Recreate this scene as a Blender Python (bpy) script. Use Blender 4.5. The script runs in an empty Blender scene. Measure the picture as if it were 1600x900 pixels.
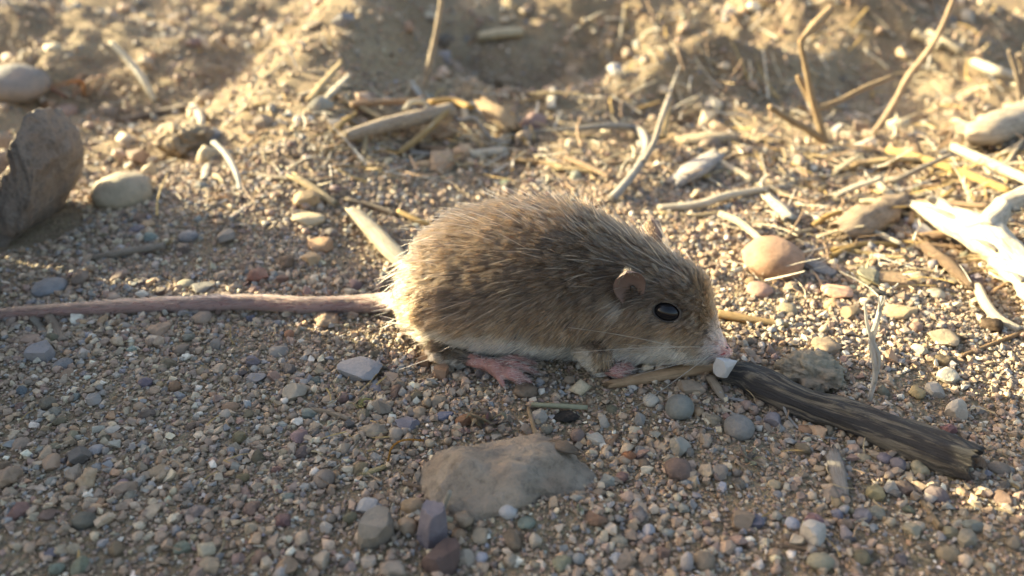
import bpy, bmesh, math, random
import numpy as np
from mathutils import Vector, Matrix
from mathutils.bvhtree import BVHTree

# 1 unit = 10 cm (a close-up of a mouse on gravel)
R = math.radians
sc = bpy.context.scene
sc.unit_settings.system = 'METRIC'
sc.unit_settings.scale_length = 0.1

# ------------------------------------------------------------------ camera
CAM_H, PITCH, FPX = 1.09, R(28.0), 1230.0
cam_d = bpy.data.cameras.new('camera')
cam = bpy.data.objects.new('camera', cam_d)
sc.collection.objects.link(cam)
cam.location = (0, 0, CAM_H)
cam.rotation_euler = (R(90) - PITCH, 0, 0)
cam_d.sensor_width = 36.0
cam_d.lens = 36.0 * FPX / 1600.0
cam_d.clip_start = 0.01
cam_d.clip_end = 2000.0
cam_d.dof.use_dof = True
cam_d.dof.focus_distance = 1.80
cam_d.dof.aperture_fstop = 1.25
sc.camera = cam

# ------------------------------------------------------------------ light
SUN_AZ, SUN_EL = R(-66.0), R(16.5)         # azimuth from +Y, clockwise: sun stands behind and to one side
SUN_DIR = Vector((math.sin(SUN_AZ) * math.cos(SUN_EL), math.cos(SUN_AZ) * math.cos(SUN_EL), math.sin(SUN_EL)))
world = bpy.data.worlds.new('World')
sc.world = world
world.use_nodes = True
wn = world.node_tree
bg = wn.nodes['Background']
sky = wn.nodes.new('ShaderNodeTexSky')
sky.sky_type = 'NISHITA'
sky.sun_disc = False
sky.sun_elevation = SUN_EL
sky.sun_rotation = SUN_AZ
sky.air_density = 1.0
sky.dust_density = 4.0
sky.ozone_density = 0.2
wn.links.new(sky.outputs['Color'], bg.inputs['Color'])
bg.inputs['Strength'].default_value = 0.105
sun_d = bpy.data.lights.new('sun', 'SUN')
sun_d.energy = 5.0
sun_d.angle = R(0.55)
sun_d.color = (1.0, 0.89, 0.56)
sun = bpy.data.objects.new('sun', sun_d)
sc.collection.objects.link(sun)
sun.location = SUN_DIR * 20
sun.rotation_euler = SUN_DIR.to_track_quat('Z', 'Y').to_euler()
sc.view_settings.view_transform = 'Standard'
sc.view_settings.look = 'None'
sc.view_settings.exposure = 2.2
sc.view_settings.gamma = 1.0
sc.render.engine = 'CYCLES'
sc.cycles.use_denoising = True
sc.cycles.max_bounces = 8
sc.cycles.transparent_max_bounces = 8

# ------------------------------------------------------------------ helpers
def lin(c):
    c = np.asarray(c, float)
    return np.where(c <= 0.04045, c / 12.92, ((c + 0.055) / 1.055) ** 2.4)

def hexc(h, lit=False):
    """Seen colour -> surface colour: shaded things are lighter than they look, sunlit ones darker."""
    rgb = np.array([int(h[i:i + 2], 16) / 255 for i in (0, 2, 4)])
    g = np.array([0.55, 0.58, 0.66]) if lit else np.array([1.30, 1.28, 1.25])
    c = lin(rgb) * g; c = c * 0.75 + c.mean() * 0.25 * np.array([1.1, 1.0, 0.87])
    return tuple(np.clip(c, 0.02, 0.66))

def _hash(ix, iy, iz, seed):
    h = (ix.astype(np.int64) * 374761393 + iy.astype(np.int64) * 668265263 + iz.astype(np.int64) * 2147483647 + seed * 1274126177) & 0xFFFFFFFF
    h = ((h ^ (h >> 13)) * 1274126177) & 0xFFFFFFFF
    h = ((h ^ (h >> 16)) * 2246822519) & 0xFFFFFFFF
    return ((h ^ (h >> 15)) & 0xFFFFFF) / float(0xFFFFFF)

def vn(x, y, z=None, seed=0):
    x = np.asarray(x, float); y = np.asarray(y, float)
    z = np.zeros_like(x) if z is None else np.asarray(z, float)
    fx, fy, fz = np.floor(x), np.floor(y), np.floor(z)
    ux, uy, uz = x - fx, y - fy, z - fz
    sx, sy, sz = (u * u * u * (u * (u * 6 - 15) + 10) for u in (ux, uy, uz))
    ix, iy, iz = fx.astype(np.int64), fy.astype(np.int64), fz.astype(np.int64)
    out = 0
    for a in (0, 1):
        for b in (0, 1):
            for c in (0, 1):
                w = (sx if a else 1 - sx) * (sy if b else 1 - sy) * (sz if c else 1 - sz)
                out = out + w * _hash(ix + a, iy + b, iz + c, seed)
    return out * 2 - 1

def fbm(x, y, z=None, octs=4, seed=0, gain=0.5):
    a, s, out = 1.0, 1.0, 0
    for i in range(octs):
        out = out + a * vn(np.asarray(x) * s, np.asarray(y) * s, None if z is None else np.asarray(z) * s, seed + i * 17)
        a *= gain; s *= 2.03
    return out

def smooth(e0, e1, x):
    t = np.clip((np.asarray(x, float) - e0) / (e1 - e0), 0, 1)
    return t * t * (3 - 2 * t)

# terrain height -----------------------------------------------------
def bump(x, y, cx, cy, sx, sy, rot=0.0):
    c, s = math.cos(rot), math.sin(rot)
    dx, dy = x - cx, y - cy
    u, v = (dx * c + dy * s) / sx, (-dx * s + dy * c) / sy
    return np.exp(-(u * u + v * v))

def H(x, y):
    x = np.asarray(x, float); y = np.asarray(y, float)
    far = smooth(2.6, 4.5, y)
    vfar = smooth(9, 20, y) + smooth(6, 14, np.abs(x))
    h = 0.012 * fbm(x * 2.2 + 3.1, y * 2.2, octs=3, seed=3) + 0.004 * vn(x * 14, y * 14, seed=8)
    h = h + far * (0.10 * fbm(x * 1.5, y * 1.3, octs=4, seed=21) + 0.045 * np.abs(vn(x * 5, y * 4, seed=33)))
    h = h + vfar * 0.5 * fbm(x * 0.12, y * 0.12, octs=3, seed=5)
    # ridge of loose earth running away behind the rump, hollow beside it, banks beyond
    h = h + 0.36 * bump(x, y, -0.95, 4.7, 0.42, 1.5, 0.06)
    h = h + 0.20 * bump(x, y, -0.85, 5.35, 0.38, 0.75)
    h = h - 0.20 * bump(x, y, 0.30, 5.0, 0.8, 0.55)
    h = h + 0.42 * bump(x, y, 0.25, 6.1, 1.3, 0.55, 0.05)
    h = h + 0.27 * bump(x, y, 1.15, 4.45, 0.75, 0.24, 0.35)
    h = h + 0.46 * bump(x, y, 2.35, 5.5, 1.3, 0.55, -0.1)
    h = h + 0.28 * bump(x, y, -2.9, 5.3, 1.0, 0.5, -0.2)
    h = h + 0.16 * bump(x, y, -3.1, 7.2, 2.2, 0.5, 0.1)
    h = h + 0.10 * bump(x, y, 2.2, 2.9, 0.5, 0.45)
    # slight heap by the half-buried stone
    h = h + 0.03 * bump(x, y, 0.08, 1.13, 0.16, 0.05) - 0.02 * bump(x, y, 0.0, 1.32, 0.2, 0.06)
    return h

_hx, _hy = np.arange(-6, 6.01, 0.025), np.arange(0.2, 15.01, 0.025)
_HG = H(*np.meshgrid(_hx, _hy))
def HF(x, y):
    """Ground height read from a table (fast)."""
    fx = np.clip((np.asarray(x, float) + 6) / 0.025, 0, len(_hx) - 1.001); fy = np.clip((np.asarray(y, float) - 0.2) / 0.025, 0, len(_hy) - 1.001)
    ix, iy = fx.astype(int), fy.astype(int); u, v = fx - ix, fy - iy
    return (_HG[iy, ix] * (1 - u) + _HG[iy, ix + 1] * u) * (1 - v) + (_HG[iy + 1, ix] * (1 - u) + _HG[iy + 1, ix + 1] * u) * v

FWD = np.array([0, math.cos(PITCH), -math.sin(PITCH)])
UPV = np.array([0, math.sin(PITCH), math.cos(PITCH)])
def ray(px, py):
    return FWD + np.array([1.0, 0, 0]) * (px - 800) / FPX - UPV * (py - 450) / FPX

_T = np.concatenate([np.linspace(0.7, 4, 150), np.linspace(4.05, 14, 150)])
def G(px, py, dz=0.0):
    """Point dz above the ground seen in that direction; returns (point, distance along the view axis)."""
    d = ray(px, py)
    def first(T_):
        below = CAM_H + d[2] * T_ < HF(d[0] * T_, d[1] * T_) + dz
        return int(np.argmax(below)) if below.any() else len(T_) - 1
    i = max(1, first(_T))
    T2 = np.linspace(_T[i - 1], _T[i], 40)
    t = T2[first(T2)]
    return np.array([d[0] * t, d[1] * t, float(HF(d[0] * t, d[1] * t)) + dz]), t

def at_y(px, py, y):
    d = ray(px, py); t = y / d[1]
    return np.array([d[0] * t, y, CAM_H + d[2] * t]), t

def catmull(P, n):
    P = np.asarray(P, float)
    if len(P) < 3:
        return P[0] + (P[-1] - P[0]) * np.linspace(0, 1, n)[:, None]
    Q = np.vstack([2 * P[0] - P[1], P, 2 * P[-1] - P[-2]])
    seg = np.linspace(0, len(P) - 1, n)
    out = []
    for s in seg:
        i = min(int(s), len(P) - 2); u = s - i
        a, b, c, d = Q[i], Q[i + 1], Q[i + 2], Q[i + 3]
        out.append(0.5 * ((2 * b) + (-a + c) * u + (2 * a - 5 * b + 4 * c - d) * u * u + (-a + 3 * b - 3 * c + d) * u ** 3))
    return np.array(out)

def new_mesh(name, V, F, smooth_shade=True, crisp=0):
    me = bpy.data.meshes.new(name)
    me.from_pydata([tuple(v) for v in V], [], [tuple(f) for f in F])
    if smooth_shade:
        me.polygons.foreach_set('use_smooth', [True] * len(me.polygons))
    me.update()
    if crisp: me.set_sharp_from_angle(angle=R(crisp))
    return me

def tri_mesh(name, V, T, smooth_mask):
    me = bpy.data.meshes.new(name)
    me.vertices.add(len(V)); me.vertices.foreach_set('co', V.astype(np.float32).ravel())
    me.loops.add(len(T) * 3); me.loops.foreach_set('vertex_index', T.astype(np.int32).ravel())
    me.polygons.add(len(T)); me.polygons.foreach_set('loop_start', np.arange(0, len(T) * 3, 3, dtype=np.int32))
    me.polygons.foreach_set('use_smooth', smooth_mask)
    me.update(calc_edges=True)
    return me

def link(name, data, mat=None, parent=None, color=None):
    o = bpy.data.objects.new(name, data)
    sc.collection.objects.link(o)
    if mat is not None:
        if len(data.materials) == 0: data.materials.append(mat)
    if parent is not None: o.parent = parent
    if color is not None: o.color = (*color[:3], 1.0)
    return o

def tag(o, label=None, cat=None, group=None, kind=None):
    if label: o['label'] = label
    if cat: o['category'] = cat
    if group: o['group'] = group
    if kind: o['kind'] = kind
    return o

def rebase(o):
    """Put the origin of a world-space mesh at its base."""
    me = o.data
    co = np.empty(len(me.vertices) * 3, np.float32); me.vertices.foreach_get('co', co); co = co.reshape(-1, 3)
    c = np.array([co[:, 0].mean(), co[:, 1].mean(), co[:, 2].min()])
    me.vertices.foreach_set('co', (co - c).astype(np.float32).ravel()); me.update()
    o.location = c
    return o

# ------------------------------------------------------------------ materials
def mat_new(name):
    m = bpy.data.materials.new(name); m.use_nodes = True
    nt = m.node_tree
    return m, nt, nt.nodes['Principled BSDF'], nt.nodes['Material Output']

def N(nt, typ, **kw):
    n = nt.nodes.new(typ)
    for k, v in kw.items():
        if k in n.inputs: n.inputs[k].default_value = v
        else: setattr(n, k, v)
    return n

def ramp(nt, stops, fac, interp='LINEAR'):
    r = nt.nodes.new('ShaderNodeValToRGB'); cr = r.color_ramp; cr.interpolation = interp
    while len(cr.elements) < len(stops): cr.elements.new(0.5)
    for e, (p, c) in zip(cr.elements, stops):
        e.position = p; e.color = (*c, 1) if len(c) == 3 else c
    nt.links.new(fac, r.inputs['Fac'])
    return r

def mixc(nt, a, b, fac, mode='MULTIPLY'):
    m = nt.nodes.new('ShaderNodeMix'); m.data_type = 'RGBA'; m.blend_type = mode
    ia, ib = [i for i in m.inputs if i.name == 'A' and i.type == 'RGBA'][0], [i for i in m.inputs if i.name == 'B' and i.type == 'RGBA'][0]
    for s, i in ((a, ia), (b, ib)):
        if hasattr(s, 'default_value'): nt.links.new(s, i)
        else: i.default_value = (*s[:3], 1)
    if hasattr(fac, 'default_value'): nt.links.new(fac, m.inputs['Factor'])
    else: m.inputs['Factor'].default_value = fac
    return [o for o in m.outputs if o.type == 'RGBA'][0]

def bump_node(nt, height, strength, dist, bsdf):
    b = N(nt, 'ShaderNodeBump'); b.inputs['Strength'].default_value = strength; b.inputs['Distance'].default_value = dist
    nt.links.new(height, b.inputs['Height']); nt.links.new(b.outputs['Normal'], bsdf.inputs['Normal'])
    return b

def g3(v): return (v, v, v)

def make_ground_mat():
    m, nt, b, out = mat_new('earth')
    tc = N(nt, 'ShaderNodeTexCoord'); co = tc.outputs['Object']
    n1 = N(nt, 'ShaderNodeTexNoise', Scale=1.7, Detail=6.0, Roughness=0.6); nt.links.new(co, n1.inputs['Vector'])
    n2 = N(nt, 'ShaderNodeTexNoise', Scale=38.0, Detail=8.0, Roughness=0.75); nt.links.new(co, n2.inputs['Vector'])
    vo = N(nt, 'ShaderNodeTexVoronoi', Scale=120.0); nt.links.new(co, vo.inputs['Vector'])
    base = ramp(nt, [(0.3, (0.20, 0.148, 0.094)), (0.5, (0.265, 0.200, 0.128)), (0.7, (0.34, 0.268, 0.175))], n1.outputs['Fac'])
    fine = ramp(nt, [(0.25, g3(0.55)), (0.5, g3(0.95)), (0.75, g3(1.35))], n2.outputs['Fac'])
    c = mixc(nt, base.outputs['Color'], fine.outputs['Color'], 1.0)
    gr = N(nt, 'ShaderNodeHueSaturation', Saturation=0.25, Value=1.0); nt.links.new(vo.outputs['Color'], gr.inputs['Color'])
    c = mixc(nt, c, gr.outputs['Color'], 0.22, 'OVERLAY')
    nt.links.new(c, b.inputs['Base Color'])
    b.inputs['Roughness'].default_value = 0.95; b.inputs['Specular IOR Level'].default_value = 0.15
    mx = N(nt, 'ShaderNodeMath', operation='MULTIPLY_ADD'); mx.inputs[1].default_value = -0.8
    nt.links.new(vo.outputs['Distance'], mx.inputs[0]); nt.links.new(n2.outputs['Fac'], mx.inputs[2])
    bump_node(nt, mx.outputs[0], 1.0, 0.012, b)
    return m

def make_grain_mat():
    m, nt, b, out = mat_new('gravel_grain')
    a = N(nt, 'ShaderNodeAttribute', attribute_name='grain_colour')
    tc = N(nt, 'ShaderNodeTexCoord')
    n = N(nt, 'ShaderNodeTexNoise', Scale=90.0, Detail=5.0, Roughness=0.7); nt.links.new(tc.outputs['Object'], n.inputs['Vector'])
    f = ramp(nt, [(0.25, g3(0.62)), (0.5, g3(1.0)), (0.78, g3(1.28))], n.outputs['Fac'])
    nt.links.new(mixc(nt, a.outputs['Color'], f.outputs['Color'], 1.0), b.inputs['Base Color'])
    b.inputs['Roughness'].default_value = 0.72; b.inputs['Specular IOR Level'].default_value = 0.35
    bump_node(nt, n.outputs['Fac'], 0.6, 0.006, b)
    return m

def make_stone_mat(name='stone', scale=9.0, speck=0.5, bumpd=0.012, rough=0.75, dust=0.35):
    m, nt, b, out = mat_new(name)
    oi = N(nt, 'ShaderNodeObjectInfo'); tc = N(nt, 'ShaderNodeTexCoord')
    ad = N(nt, 'ShaderNodeVectorMath', operation='ADD'); nt.links.new(tc.outputs['Object'], ad.inputs[0])
    rs = N(nt, 'ShaderNodeVectorMath', operation='SCALE'); rs.inputs[0].default_value = (7.3, 3.1, 5.7)
    sm = N(nt, 'ShaderNodeMath', operation='MULTIPLY'); sm.inputs[1].default_value = 10.0
    nt.links.new(oi.outputs['Random'], sm.inputs[0]); nt.links.new(sm.outputs[0], rs.inputs['Scale']); nt.links.new(rs.outputs[0], ad.inputs[1])
    v = ad.outputs[0]
    n1 = N(nt, 'ShaderNodeTexNoise', Scale=scale * 0.35, Detail=4.0, Roughness=0.6); nt.links.new(v, n1.inputs['Vector'])
    n2 = N(nt, 'ShaderNodeTexNoise', Scale=scale * 3.2, Detail=6.0, Roughness=0.75); nt.links.new(v, n2.inputs['Vector'])
    vo = N(nt, 'ShaderNodeTexVoronoi', Scale=scale * 2.4); nt.links.new(v, vo.inputs['Vector'])
    f1 = ramp(nt, [(0.3, (0.72, 0.68, 0.64)), (0.5, g3(1.0)), (0.72, (1.22, 1.17, 1.1))], n1.outputs['Fac'])
    f2 = ramp(nt, [(0.28, g3(1 - speck)), (0.5, g3(1.0)), (0.75, g3(1 + speck * 0.6))], n2.outputs['Fac'])
    c = mixc(nt, oi.outputs['Color'], f1.outputs['Color'], 1.0)
    c = mixc(nt, c, f2.outputs['Color'], 1.0)
    # earth dust clinging in patches
    n3 = N(nt, 'ShaderNodeTexNoise', Scale=scale * 0.8, Detail=5.0, Roughness=0.7); nt.links.new(v, n3.inputs['Vector'])
    dm = ramp(nt, [(0.48, g3(0)), (0.66, g3(dust))], n3.outputs['Fac'])
    c = mixc(nt, c, (0.27, 0.19, 0.135), dm.outputs['Color'], 'MIX')
    nt.links.new(c, b.inputs['Base Color'])
    b.inputs['Roughness'].default_value = rough; b.inputs['Specular IOR Level'].default_value = 0.3
    mx = N(nt, 'ShaderNodeMath', operation='ADD'); nt.links.new(n2.outputs['Fac'], mx.inputs[0]); nt.links.new(n1.outputs['Fac'], mx.inputs[1])
    bump_node(nt, mx.outputs[0], 0.8, bumpd, b)
    return m

def make_fibre_mat(name, contrast=0.35, transl=0.22, rough=0.6, dark=None, bumpd=0.01, around=5.0, along=2.0):
    """Straw, wood and bark: streaks run along the piece (attribute 'fibre' = round the piece, along it)."""
    m, nt, b, out = mat_new(name)
    oi = N(nt, 'ShaderNodeObjectInfo'); a = N(nt, 'ShaderNodeAttribute', attribute_name='fibre')
    mp = N(nt, 'ShaderNodeMapping'); mp.inputs['Scale'].default_value = (around, around, along)
    nt.links.new(a.outputs['Vector'], mp.inputs['Vector'])
    cmb = N(nt, 'ShaderNodeCombineXYZ')
    sm = N(nt, 'ShaderNodeMath', operation='MULTIPLY'); sm.inputs[1].default_value = 40.0
    nt.links.new(oi.outputs['Random'], sm.inputs[0])
    for k in ('X', 'Y', 'Z'): nt.links.new(sm.outputs[0], cmb.inputs[k])
    nt.links.new(cmb.outputs[0], mp.inputs['Location'])
    n1 = N(nt, 'ShaderNodeTexNoise', Scale=1.0, Detail=6.0, Roughness=0.7); nt.links.new(mp.outputs[0], n1.inputs['Vector'])
    tc = N(nt, 'ShaderNodeTexCoord')
    n2 = N(nt, 'ShaderNodeTexNoise', Scale=14.0, Detail=5.0, Roughness=0.7); nt.links.new(tc.outputs['Object'], n2.inputs['Vector'])
    f1 = ramp(nt, [(0.28, g3(1 - contrast)), (0.5, g3(1.0)), (0.75, g3(1 + contrast * 0.5))], n1.outputs['Fac'])
    f2 = ramp(nt, [(0.3, (0.7, 0.64, 0.58)), (0.55, g3(1.0))], n2.outputs['Fac'])
    c = mixc(nt, oi.outputs['Color'], f1.outputs['Color'], 1.0)
    c = mixc(nt, c, f2.outputs['Color'], 0.8)
    if dark:
        n3 = N(nt, 'ShaderNodeTexNoise', Scale=0.42, Detail=7.0, Roughness=0.72, Distortion=0.6); nt.links.new(mp.outputs[0], n3.inputs['Vector'])
        dm = ramp(nt, [(0.42, g3(0)), (0.50, g3(0.88))], n3.outputs['Fac'])
        c = mixc(nt, c, dark, dm.outputs['Color'], 'MIX')
    nt.links.new(c, b.inputs['Base Color'])
    b.inputs['Roughness'].default_value = rough; b.inputs['Specular IOR Level'].default_value = 0.35
    bump_node(nt, n1.outputs['Fac'], 0.9, bumpd, b)
    if transl:
        t = N(nt, 'ShaderNodeBsdfTranslucent'); nt.links.new(c, t.inputs['Color'])
        ms = N(nt, 'ShaderNodeMixShader'); ms.inputs['Fac'].default_value = transl
        nt.links.new(b.outputs[0], ms.inputs[1]); nt.links.new(t.outputs[0], ms.inputs[2]); nt.links.new(ms.outputs[0], out.inputs['Surface'])
    return m

M = {
    'earth': make_ground_mat(), 'grain': make_grain_mat(),
    'stone': make_stone_mat('stone', 9.0, 0.35, 0.010),
    'pebble': make_stone_mat('pebble', 2.2, 0.3, 0.05, 0.62, 0.3),
    'rock': make_stone_mat('rough_rock', 14.0, 0.5, 0.03, 0.9, 0.5),
    'straw': make_fibre_mat('straw', 0.3, 0.25, 0.5),
    'wood': make_fibre_mat('weathered_wood', 0.5, 0.0, 0.8, bumpd=0.02, around=7.0, along=3.0),
    'bark': make_fibre_mat('dark_bark', 0.6, 0.0, 0.75, dark=(0.04, 0.038, 0.042), bumpd=0.06, around=5.0, along=1.7),
    'thread': make_fibre_mat('pale_fibre', 0.2, 0.35, 0.5),
}

# ------------------------------------------------------------------ ground
def spaced(lo, hi, step, outer, n):
    mid = np.arange(lo, hi + 1e-6, step)
    g = np.geomspace(step * 1.5, outer, n)
    return mid, g
xm, xg = spaced(-3.0, 3.0, 0.025, 300.0, 44)
xs = np.concatenate([(-3.0 - xg)[::-1], xm, 3.0 + xg])
ya, yg = np.arange(0.4, 4.0, 0.025), np.geomspace(0.08, 600, 40)
yb = np.arange(4.0, 10.0, 0.05)
ys = np.concatenate([(0.4 - np.geomspace(0.05, 60, 22))[::-1], ya, yb, 10.0 + yg])
GX, GY = np.meshgrid(xs, ys)
GZ = H(GX, GY)
V = np.stack([GX.ravel(), GY.ravel(), GZ.ravel()], 1)
nx, ny = len(xs), len(ys)
ii = (np.arange(ny - 1)[:, None] * nx + np.arange(nx - 1)[None, :]).ravel()
T = np.concatenate([np.stack([ii, ii + 1, ii + nx + 1], 1), np.stack([ii, ii + nx + 1, ii + nx], 1)])
ground = link('ground', tri_mesh('ground', V, T, np.ones(len(T), bool)), M['earth'])
tag(ground, 'bare brown earth under the gravel', None, None, 'structure')

# ------------------------------------------------------------------ shape builders
def ico(sub):
    bm = bmesh.new(); bmesh.ops.create_icosphere(bm, subdivisions=sub, radius=1.0)
    V = np.array([v.co[:] for v in bm.verts]); F = [[v.index for v in f.verts] for f in bm.faces]
    bm.free(); return V, F
ICO = {k: ico(k) for k in (2, 3, 4, 5)}

def rock_shape(seed, kind='angular', sub=3):
    rng = np.random.default_rng(seed)
    V, F = ICO[sub]; V = V.copy()
    if kind == 'slab':
        cuts, lo, hi = 9, 0.5, 0.8
    elif kind == 'angular':
        cuts, lo, hi = 13, 0.55, 0.84
    elif kind == 'lump':
        cuts, lo, hi = 5, 0.75, 0.95
    else:
        cuts, lo, hi = 2, 0.85, 0.95
    for _ in range(cuts):
        n = rng.normal(size=3); n /= np.linalg.norm(n)
        if kind == 'slab': n[2] *= 0.35; n /= np.linalg.norm(n)
        d = rng.uniform(lo, hi)
        s = np.maximum(0, V @ n - d)
        V -= (s * (0.99 if kind in ('slab', 'angular') else 0.9))[:, None] * n
    if kind == 'slab':
        V[:, 2] = np.clip(V[:, 2], -0.55, 0.5)
    amp = {'slab': 0.03, 'angular': 0.035, 'lump': 0.26, 'round': 0.085, 'disc': 0.03}.get(kind, 0.05)
    o = rng.uniform(0, 50, 3)
    nn = fbm(V[:, 0] * 1.6 + o[0], V[:, 1] * 1.6 + o[1], V[:, 2] * 1.6 + o[2], 4, seed % 97)
    V *= (1 + amp * nn)[:, None]
    if kind == 'lump':
        nn = fbm(V[:, 0] * 4.5 + o[0], V[:, 1] * 4.5 + o[1], V[:, 2] * 4.5 + o[2], 4, seed % 89, 0.6)
        V *= (1 + 0.15 * nn)[:, None]
    ext = (V.max(0) - V.min(0)) / 2; V -= (V.max(0) + V.min(0)) / 2
    return V / ext, F

SPOTS = []                                      # (x, y, radius): gravel keeps off these
LABELS = {}

def seat(px, py, w, h, deep=0.5):
    """World size and place of a stone whose outline is w x h where it is seen."""
    p, t = G(px, py)
    W = w * t / FPX / 2; E = h * t / FPX / 2
    d = ray(px, py); e = math.atan2(-d[2], math.hypot(d[0], d[1]))
    D = min(W * 1.05, 0.85 * E / math.sin(e)) if deep is None else min(W * 1.1, 0.8 * E / math.sin(e))
    Z = math.sqrt(max(E * E - (D * math.sin(e)) ** 2, (0.25 * E) ** 2)) / math.cos(e)
    Z = min(Z, 1.1 * W) if w > h * 0.8 else Z
    c, t = G(px, py, Z * 0.45)
    return c, W, D, Z

def stone(name, label, cat, px, py, w, h, kind, col, seed, mat='stone', rot=0.0, group=None, sub=3):
    c, W, D, Z = seat(px, py, w, h)
    V, F = rock_shape(seed, kind, sub)
    if kind == 'disc': Z *= 0.8
    V = V * np.array([W, D, Z])
    if rot:
        a = R(rot); ca, sa = math.cos(a), math.sin(a)
        V = V @ np.array([[ca, sa, 0], [-sa, ca, 0], [0, 0, 1]])
    me = new_mesh(name, V, F, True, 22 if kind in ('angular', 'slab') else 0)
    o = link(name, me, M[mat], None, col)
    o.location = c
    SPOTS.append((c[0], c[1], max(W, D)))
    tag(o, label, cat, group)
    return o

def tube(name, pts, radii, col, mat, parent=None, ns=8, flat=1.0, jag=0.0, seed=0, n=None, rough=0.0, square=0.0, label=None, cat=None, group=None, upn=(0, 0, 1), cup=0.0, do_rebase=True):
    """Sweep along world points; flat < 1 squashes it, jag tears its ends, cup hollows it like a split stem."""
    rng = np.random.default_rng(seed)
    pts = np.asarray(pts, float)
    n = n or max(5, 4 * len(pts))
    C = catmull(pts, n)
    radii = np.interp(np.linspace(0, 1, n), np.linspace(0, 1, len(radii)), radii)
    Tn = np.gradient(C, axis=0); Tn /= np.linalg.norm(Tn, axis=1)[:, None] + 1e-9
    L = np.concatenate([[0], np.cumsum(np.linalg.norm(np.diff(C, axis=0), axis=1))])
    upn = np.array(upn, float)
    if abs(Tn[0] @ upn) > 0.9: upn = np.array([0.3, -1.0, 0.1])
    th = np.arange(ns) / ns * 2 * math.pi + (math.pi / ns if square else 0)
    rings, fib = [], []
    for i in range(n):
        s = np.cross(Tn[i], upn); s /= np.linalg.norm(s); u = np.cross(s, Tn[i])
        k = 1.0
        cs, sn = np.cos(th), np.sin(th)
        if square:
            q = (np.abs(cs) ** (2 / (1 - square * 0.7)) + np.abs(sn) ** (2 / (1 - square * 0.7))) ** 0
            m_ = np.maximum(np.abs(cs), np.abs(sn)); k = 1 / (m_ * square + (1 - square))
        rr = radii[i] * k
        if rough:
            rr = rr * (1 + rough * fbm(cs * 1.3 + seed, sn * 1.3, np.full(ns, L[i] / max(radii[i], 1e-4) * 0.35 + seed), 3, seed % 71))
        vv = u * flat
        off = np.outer(cs * rr, s) + np.outer(sn * rr, vv)
        if cup: off += np.outer(cup * radii[i] * (cs ** 2), u)
        ring = C[i] + off
        if jag and i in (0, n - 1):
            ring += np.outer(rng.uniform(-1, 1, ns) * jag, Tn[i])
        if jag and i in (1, n - 2):
            ring += np.outer(rng.uniform(-0.3, 0.3, ns) * jag, Tn[i])
        rings.append(ring)
        fib.append(np.stack([cs, sn, np.full(ns, L[i] * 8)], 1))
    V = np.vstack(rings); fibv = np.vstack(fib)
    F = []
    for i in range(n - 1):
        for j in range(ns):
            a, b = i * ns + j, i * ns + (j + 1) % ns
            F.append((a, b, b + ns, a + ns))
    c0, c1 = len(V), len(V) + 1
    e0 = rings[0].mean(0) + Tn[0] * (radii[0] * 0.35); e1 = rings[-1].mean(0) - Tn[-1] * (radii[-1] * 0.35)
    V = np.vstack([V, e0, e1]); fibv = np.vstack([fibv, fib[0].mean(0), fib[-1].mean(0)])
    for j in range(ns):
        F.append((c0, (j + 1) % ns, j)); o_ = (n - 1) * ns
        F.append((c1, o_ + j, o_ + (j + 1) % ns))
    me = new_mesh(name, V, F)
    at = me.attributes.new('fibre', 'FLOAT_VECTOR', 'POINT'); at.data.foreach_set('vector', fibv.astype(np.float32).ravel())
    o = link(name, me, M[mat], parent, col)
    if parent is None and do_rebase: rebase(o)
    if label: tag(o, label, cat, group)
    return o

def gp(pts, dz=0.0):
    """Ground points from directions: (px, py) or (px, py, lift)."""
    return [G(p[0], p[1], (p[2] if len(p) > 2 else dz))[0] for p in pts]

def px_r(px, py, w):
    return w * G(px, py)[1] / FPX / 2

# ------------------------------------------------------------------ the mouse
ST = [  # column, upper and lower outline, depth of the midline, width/height, fur depth
    (622, 448, 492, 1.800, 0.95, .004), (628, 418, 510, 1.800, 0.95, .010), (643, 386, 524, 1.800, 0.97, .016), (664, 354, 535, 1.797, 0.98, .020),
    (690, 333, 543, 1.793, 1.0, .022), (720, 319, 549, 1.788, 1.0, .022), (760, 309, 554, 1.780, 1.0, .022), (800, 304, 557, 1.772, 1.0, .022),
    (840, 305, 559, 1.762, 0.98, .022), (880, 311, 562, 1.750, 0.96, .021), (920, 322, 565, 1.737, 0.94, .020), (955, 336, 568, 1.722, 0.90, .018),
    (990, 350, 568, 1.704, 0.86, .015), (1020, 366, 568, 1.686, 0.84, .012), (1050, 384, 569, 1.668, 0.82, .010), (1075, 401, 570, 1.650, 0.80, .009),
    (1093, 420, 570, 1.636, 0.77, .008), (1106, 444, 571, 1.624, 0.74, .007), (1117, 474, 571, 1.614, 0.72, .006), (1127, 503, 570, 1.605, 0.72, .005),
    (1136, 524, 567, 1.597, 0.75, .004), (1143, 538, 562, 1.591, 0.8, .003), (1147, 546, 555, 1.588, 0.8, .002)]
ST = np.array(ST, float)
ST[:, 0] = 1147 - (1147 - ST[:, 0]) * (1147 - 634) / (1147 - 622)
ST[:, 1] += np.interp(ST[:, 0], [634, 700, 880, 960, 1020, 1060, 1100, 1130], [0, 4, 4, 15, 21, 18, 8, 0])
ST[:, 0] -= np.interp(ST[:, 0], [1040, 1075, 1093, 1106, 1127, 1136, 1143, 1147], [0, 7, 12, 14, 13, 10, 6, 3])
ST = catmull(ST, 110)
cen, hw, hh = [], [], []
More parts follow.
